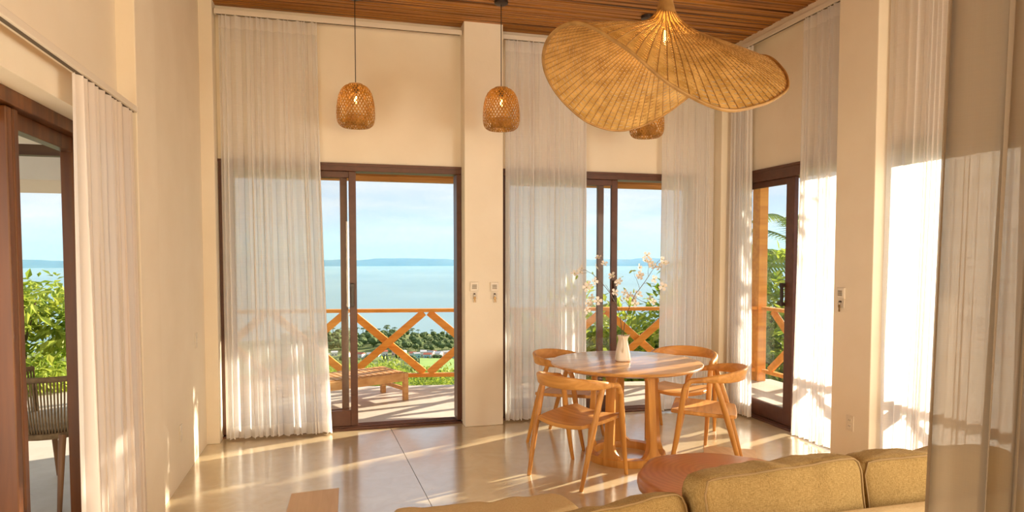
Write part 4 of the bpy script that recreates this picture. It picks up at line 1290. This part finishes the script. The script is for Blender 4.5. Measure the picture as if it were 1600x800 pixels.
def make_shrub(name, rn, h, r, n, size, mat):
    o = thing(name, '', 'shrub', (0, 0, 0))
    f = MB()
    for k in range(7):
        a = rn.uniform(0, 6.28); q = rn.uniform(.1, .6) * r
        leaf_cloud(f, Vector((q*math.cos(a), q*math.sin(a), h*rn.uniform(.35, .78))), (r*.55, r*.55, h*.30), n // 7, size, rn)
    obj('foliage', f, M[mat], o)
    s = MB()
    for k in range(5):
        a = rn.uniform(0, 6.28); s.tube([(0, 0, -.3), (r*.2*math.cos(a), r*.2*math.sin(a), h*.35), (r*.5*math.cos(a), r*.5*math.sin(a), h*.75)], [.03, .022, .008], 5)
    obj('stems', s, M['bark'], o)
    return o
def make_palm(name, rn, h, L, nf, mat='leaf_palm', lf=26):
    o = thing(name, '', 'palm', (0, 0, 0))
    P = [(.10*h*math.sin(j/6*.9)**2, 0, h*j/6) for j in range(7)]
    obj('trunk', MB().tube(P, [.16 - .06*j/6 for j in range(7)], 8), M['bark'], o, smooth=60)
    T = Vector(P[-1])
    for k in range(nf):
        a = 2*PI*k/nf + rn.uniform(-.2, .2); el = R(rn.uniform(-5, 75)); d = Vector((math.cos(a), math.sin(a), 0)); ll = L*rn.uniform(.85, 1.1)
        pts = []; pos = T.copy(); ang = el
        for j in range(13):
            pts.append(pos.copy()); pos = pos + (d*math.cos(ang) + Vector((0,0,1))*math.sin(ang)) * ll/12; ang -= R(8.5)
        f = MB(); f.tube(pts, [.022*(1-.8*j/12) for j in range(13)], 4, False)
        side = d.cross(Vector((0,0,1)))
        for j in range(lf):
            t = .12 + .86*j/lf; x = t*12; i = min(int(x), 11); b = pts[i].lerp(pts[i+1], x-i); tg = (pts[i+1]-pts[i]).normalized()
            w = ll*.22*math.sin(PI*(.12+.8*t))**.7
            for s in (-1, 1):
                e = (side*s*.85 + tg*.55 + Vector((0,0,-.35))).normalized()*w*rn.uniform(.85,1.1); wd = tg*.022*ll/1.6
                f.add([b - wd, b + wd, b + e*.6 + wd*.6 + Vector((0,0,-.02)), b + e + Vector((0,0,-.10*w)), b + e*.6 - wd*.6], [(0,1,2,4), (4,2,3)])
        obj('frond', f, M[mat], o)
    return o
rn = random.Random(5)
def place(proto, used, loc, sc_, rz, label, group):
    o = proto if not used[0] else copy_tree(proto)
    used[0] = True
    o.location = loc; o.scale = (sc_,)*3; o.rotation_euler = (0, 0, rz); o['label'] = label; o['group'] = group
    return o
def campt(px, depth):
    lat = (px - 800) / 1028.65 * depth
    return CF * depth + CR * lat
SHR = [(make_shrub('shrub', random.Random(21), 2.6, 1.5, 2600, .17, 'leaf_a'), [False]), (make_shrub('shrub', random.Random(22), 2.4, 1.6, 2600, .15, 'leaf_b'), [False]), (make_shrub('shrub', random.Random(23), 3.0, 1.4, 2200, .21, 'leaf_a'), [False])]
# dense planting just beyond the rail behind the table and right door
near = [(905, 10.4, 0, 1.0, .35), (935, 9.9, 2, .9, .0), (962, 10.8, 1, .95, -.1), (985, 9.8, 0, .8, -.25), (1012, 10.4, 2, .85, -.2), (1040, 11.0, 0, 1.0, .1), (1075, 11, 1, 1.1, .3), (1110, 11.5, 0, 1.1, .3), (1150, 12, 2, 1.1, .2), (1190, 12.0, 0, 1.0, -.5), (1225, 11.4, 1, 1.0, -.6), (1265, 11.5, 2, 1.0, -.6), (880, 11, 1, 1.0, .2), (840, 11, 0, .9, -.1)]
for px, dep, k, s, dz in near:
    q = campt(px, dep); seen = 'behind the vase and flowers' if px < 1060 else ('hidden behind the corner curtains' if px < 1160 else 'seen through the right door')
    place(*SHR[k], (q.x, q.y, -1.9 + dz), s, rn.uniform(0, 6), 'leafy shrub just beyond the terrace railing, ' + seen, 'shrubs beyond the railing')
# shrubs on the slope below door 1
spots = []
def free(q, r):
    for (x, y, r2) in spots:
        if (q.x - x) ** 2 + (q.y - y) ** 2 < (r + r2) ** 2: return False
    spots.append((q.x, q.y, r)); return True
k = 0
for tries in range(900):
    if k >= 84: break
    dep = 22 * (330/22) ** rn.random()
    px = rn.uniform(470, 735); q = campt(px, dep); z = terr(q.x, q.y)
    top = 1.55 - dep * (.176 if px > 600 else .166) * rn.uniform(.99, 1.06)
    s = (top - z) / 2.5
    if s < .35 or s > 3.0: continue
    if not free(q, 1.15 * s): continue
    k += 1
    place(*SHR[rn.choice((0, 0, 1, 2))], (q.x, q.y, z - .1), s, rn.uniform(0, 6), 'green shrub on the slope below the open sea-view door', 'shrubs on the slope')
# palms
PLM = [(make_palm('palm', random.Random(31), 3.2, 2.2, 15), [False]), (make_palm('palm', random.Random(32), 4.4, 2.5, 16), [False])]
for px, dep, k, z, s, lab in ((1243, 13.5, 0, -1.6, 1.0, 'tall palm with drooping fronds outside the right door'), (1190, 14.5, 1, -4.6, 1.0, 'lower palm behind the terrace corner post'), (1040, 11.5, 0, -3.0, .85, 'palm showing beyond the railing right of the vase'), (985, 13.0, 1, -4.6, .75, 'small palm behind the flowers beyond the railing'), (1120, 16, 1, -3.6, 1.0, 'palm standing behind the corner curtains outside')):
    q = campt(px, dep); place(*PLM[k], (q.x, q.y, z), s, rn.uniform(0, 6), lab, 'palms beyond the railing')
k = 0
for tries in range(400):
    if k >= 24: break
    dep = rn.uniform(60, 420); px = rn.uniform(480, 650); q = campt(px, dep); z = terr(q.x, q.y)
    s = (1.55 - dep * rn.uniform(.158, .168) - z) / 5.2
    if s < .5 or s > 2.2 or not free(q, 1.6 * s): continue
    k += 1
    place(*PLM[k % 2], (q.x, q.y, z), s, rn.uniform(0, 6), 'palm growing on the slope above the village', 'palms on the slope')
# broad tree by the side terrace
tq = campt(35, 8.2)
tt = thing('leafy_tree', 'bright green leafy tree beyond the side terrace', 'tree', (tq.x, tq.y, -2.2))
f = MB(); rt = random.Random(77)
for k in range(26):
    a = rt.uniform(0, 6.28); q = rt.uniform(0, .95); zz = rt.uniform(-.75, .75)
    leaf_cloud(f, Vector((tq.x + q*math.cos(a), tq.y + q*math.sin(a), .38 + zz)), (.34, .34, .24), 130, .15, rt, .5)
obj('foliage', f, M['leaf_a'], tt)
s = MB().tube([(tq.x, tq.y, -2.2), (tq.x + .05, tq.y, -1), (tq.x - .03, tq.y, .2), (tq.x, tq.y, .9)], [.09, .07, .05, .02], 8)
for k in range(6):
    a = k*1.05; s.tube([(tq.x, tq.y, -.5 + .2*k), (tq.x + .7*math.cos(a), tq.y + .7*math.sin(a), .0 + .2*k)], [.03, .01], 5)
obj('trunk', s, M['bark'], tt, smooth=60)
for px, dep, k in ((20, 11, 0), (75, 12, 1), (110, 11, 0), (60, 14, 2)):
    q = campt(px, dep); place(*SHR[k], (q.x, q.y, -3.4), 1.0, rn.uniform(0, 6), 'shrub below the leafy tree beside the side terrace', 'shrubs by the side terrace')

# leafy crown added unseen right of the terrace to cut off the low sun
st_ = place(*SHR[0], (9.0, 8.08, 2.22), 1.1, 1.0, 'added leafy shade crown outside the right terrace, out of view', 'added shade crowns right of the terrace')
st_.name = 'leafy_tree'; st_['category'] = 'tree'
obj('trunk', MB().tube([(0, 0, -5.2), (0, 0, .8)], [.09, .05], 8), M['bark'], None).parent = st_

# headland: trees, palms, houses, field
def far_tree(seed):
    bm = bmesh.new(); bmesh.ops.create_icosphere(bm, subdivisions=3, radius=1)
    for v in bm.verts:
        n_ = noise.noise(v.co * 1.7 + Vector((seed, 0, 0))) * .30 + noise.noise(v.co * 4.5 + Vector((0, seed, 0))) * .18 + noise.noise(v.co * 10 + Vector((0, seed, 0))) * .09
        v.co = v.co * (1 + n_)
        v.co.x *= 4.6; v.co.y *= 4.6; v.co.z = v.co.z * 3.8 + 6.0
    me = bpy.data.meshes.new('far_tree'); bm.to_mesh(me); bm.free(); me.materials.append(M['leaf_far'])
    b = MB().tube([(0, 0, -1), (0, 0, 4)], .4, 6)
    bm = bmesh.new(); bm.from_mesh(me); me2 = b.mesh('t', M['leaf_far']); bm.from_mesh(me2); bm.to_mesh(me); bm.free()
    return me
FT = [far_tree(s) for s in (1, 5, 9)]
def far_palm():
    m = MB().tube([(0, 0, -1), (.4, 0, 6), (.3, 0, 11)], [.35, .28, .22], 5)
    for k in range(11):
        a = k * 2*PI/11; d = Vector((math.cos(a), math.sin(a), 0)); s = Vector((-d.y, d.x, 0)); T = Vector((.3, 0, 11)); e = .5 if k % 2 else .1
        P = [T, T + d*1.5 + Vector((0,0,.5+e)), T + d*2.8 + Vector((0,0,.1+e)), T + d*3.6 + Vector((0,0,-1.2+e))]
        for i in range(3):
            w0, w1 = (.3, .75, .6, .1)[i], (.3, .75, .6, .1)[i+1]
            m.add([P[i]-s*w0, P[i]+s*w0, P[i+1]+s*w1, P[i+1]-s*w1], [(0,1,2,3)])
    return m.mesh('far_palm', M['leaf_far'])
FP = far_palm()
rh = random.Random(8)
HP = [(497, 660, 0), (509, 650, 1), (521, 664, 0), (562, 652, 0), (578, 645, 1), (588, 658, 3), (600, 665, 0), (616, 668, 2), (628, 660, 0), (644, 652, 0), (650, 640, 3), (661, 657, 0), (667, 637, 1), (673, 652, 2), (685, 646, 0), (676, 660, 0), (697, 655, 2), (706, 648, 3), (712, 640, 1), (690, 662, 0), (540, 655, 0), (550, 664, 2)]
for px, dep, c in HP: _q = campt(px, dep); spots.append((_q.x, _q.y, 4.6))
k = 0
for tries in range(3000):
    if k >= 130: break
    px = rh.uniform(440, 722); dep = rh.uniform(690, 815)
    q = campt(px, dep); s = rh.uniform(.75, 1.2)
    if px > 640: s *= 1 - .42 * (px - 640) / 80
    if not free(q, 5.0 * s): continue
    k += 1
    o = bpy.data.objects.new('headland_tree', FT[k % 3]); COL.objects.link(o)
    o.location = (q.x, q.y, terr(q.x, q.y) - .5 + 2.5 * rh.random()); o.scale = (s, s, s*.95); o.rotation_euler = (0, 0, rh.uniform(0, 6))
    tag(o, 'round green tree in the wood on the headland', 'tree', 'trees on the headland')
for k in range(260):
    px = rh.uniform(450, 718); dep = rh.uniform(720, 830)
    q = campt(px, dep); s = rh.uniform(.85, 1.25)
    if px > 650: s *= .75
    if not free(q, 3.2): continue
    o = bpy.data.objects.new('headland_palm', FP); COL.objects.link(o)
    o.location = (q.x, q.y, terr(q.x, q.y)); o.scale = (s,)*3; o.rotation_euler = (0, 0, rh.uniform(0, 6))
    tag(o, 'slim palm rising above the trees on the headland', 'palm', 'palms on the headland')
cols = [plain('house_white', (.75, .70, .66), .8), plain('house_blue', (.40, .62, .70), .8), plain('house_pink', (.70, .48, .42), .8), plain('house_teal', (.38, .66, .62), .8)]
roofs = [plain('roof_red', (.45, .12, .07), .7), plain('roof_grey', (.42, .42, .42), .7), plain('roof_pale', (.66, .64, .62), .7)]
dark = plain('house_window', (.05, .06, .07), .3)
cn = ('white', 'pale blue', 'pink', 'teal')
for i, (px, dep, c) in enumerate(HP):
    q = campt(px, dep); z = terr(q.x, q.y) - .5
    w, d_, h = rh.uniform(5, 7.5), rh.uniform(5, 7), rh.uniform(3.2, 5.5)
    hs_ = thing('house', 'small %s house in the village below the headland wood' % cn[c], 'house', (q.x, q.y, z), '%s village houses' % cn[c])
    me = MB().box(-w/2, w/2, -d_/2, d_/2, 0, h).mesh('wall', cols[c]); o = bpy.data.objects.new('wall', me); COL.objects.link(o); o.parent = hs_
    ro = MB().add([(-w/2-.4, -d_/2-.4, h), (w/2+.4, -d_/2-.4, h), (w/2+.4, d_/2+.4, h), (-w/2-.4, d_/2+.4, h), (-w/2-.4, 0, h+1.4), (w/2+.4, 0, h+1.4)], [(0,1,5,4), (2,3,4,5), (1,2,5), (3,0,4), (0,3,2,1)])
    o = bpy.data.objects.new('roof', ro.mesh('roof', roofs[i % 3])); COL.objects.link(o); o.parent = hs_
    for u in (-.28, .22):
        o = bpy.data.objects.new('window', MB().box(w*u - .5, w*u + .5, -d_/2 - .05, -d_/2 + .02, 1.2, 2.4).mesh('window', dark)); COL.objects.link(o); o.parent = hs_
    hs_.rotation_euler = (0, 0, -.26 + rh.uniform(-.5, .5))
def ffn(i, j):
    px = 655 + 85 * i / 12; dep = 500 + 128 * j / 8; q = campt(px, dep); return (q.x, q.y, terr(q.x, q.y) + .6)
tag(obj('grass_field', MB().grid(13, 9, ffn), M['grass'], smooth=180), 'bright green field below the village', 'field', kind='stuff')
for k in range(16):
    px = rh.uniform(655, 730); dep = rh.uniform(628, 645); q = campt(px, dep); s = rh.uniform(.3, .5)
    if not free(q, 4 * s): continue
    o = bpy.data.objects.new('headland_tree', FT[k % 3]); COL.objects.link(o); o.location = (q.x, q.y, terr(q.x, q.y) - 1); o.scale = (s,)*3
    tag(o, 'low round bush in the hedge between field and village houses', 'bush', 'hedge bushes by the field')
for k in range(90):
    px = rh.uniform(440, 650); dep = rh.uniform(330, 640); q = campt(px, dep); s = rh.uniform(.45, .8)
    if not free(q, 4.8 * s): continue
    o = bpy.data.objects.new('headland_tree', FT[k % 3]); COL.objects.link(o); o.location = (q.x, q.y, terr(q.x, q.y) - 1); o.scale = (s,)*3; o.rotation_euler = (0, 0, rh.uniform(0, 6))
    tag(o, 'round tree in the grove between slope and village', 'tree', 'trees in the grove before the village')
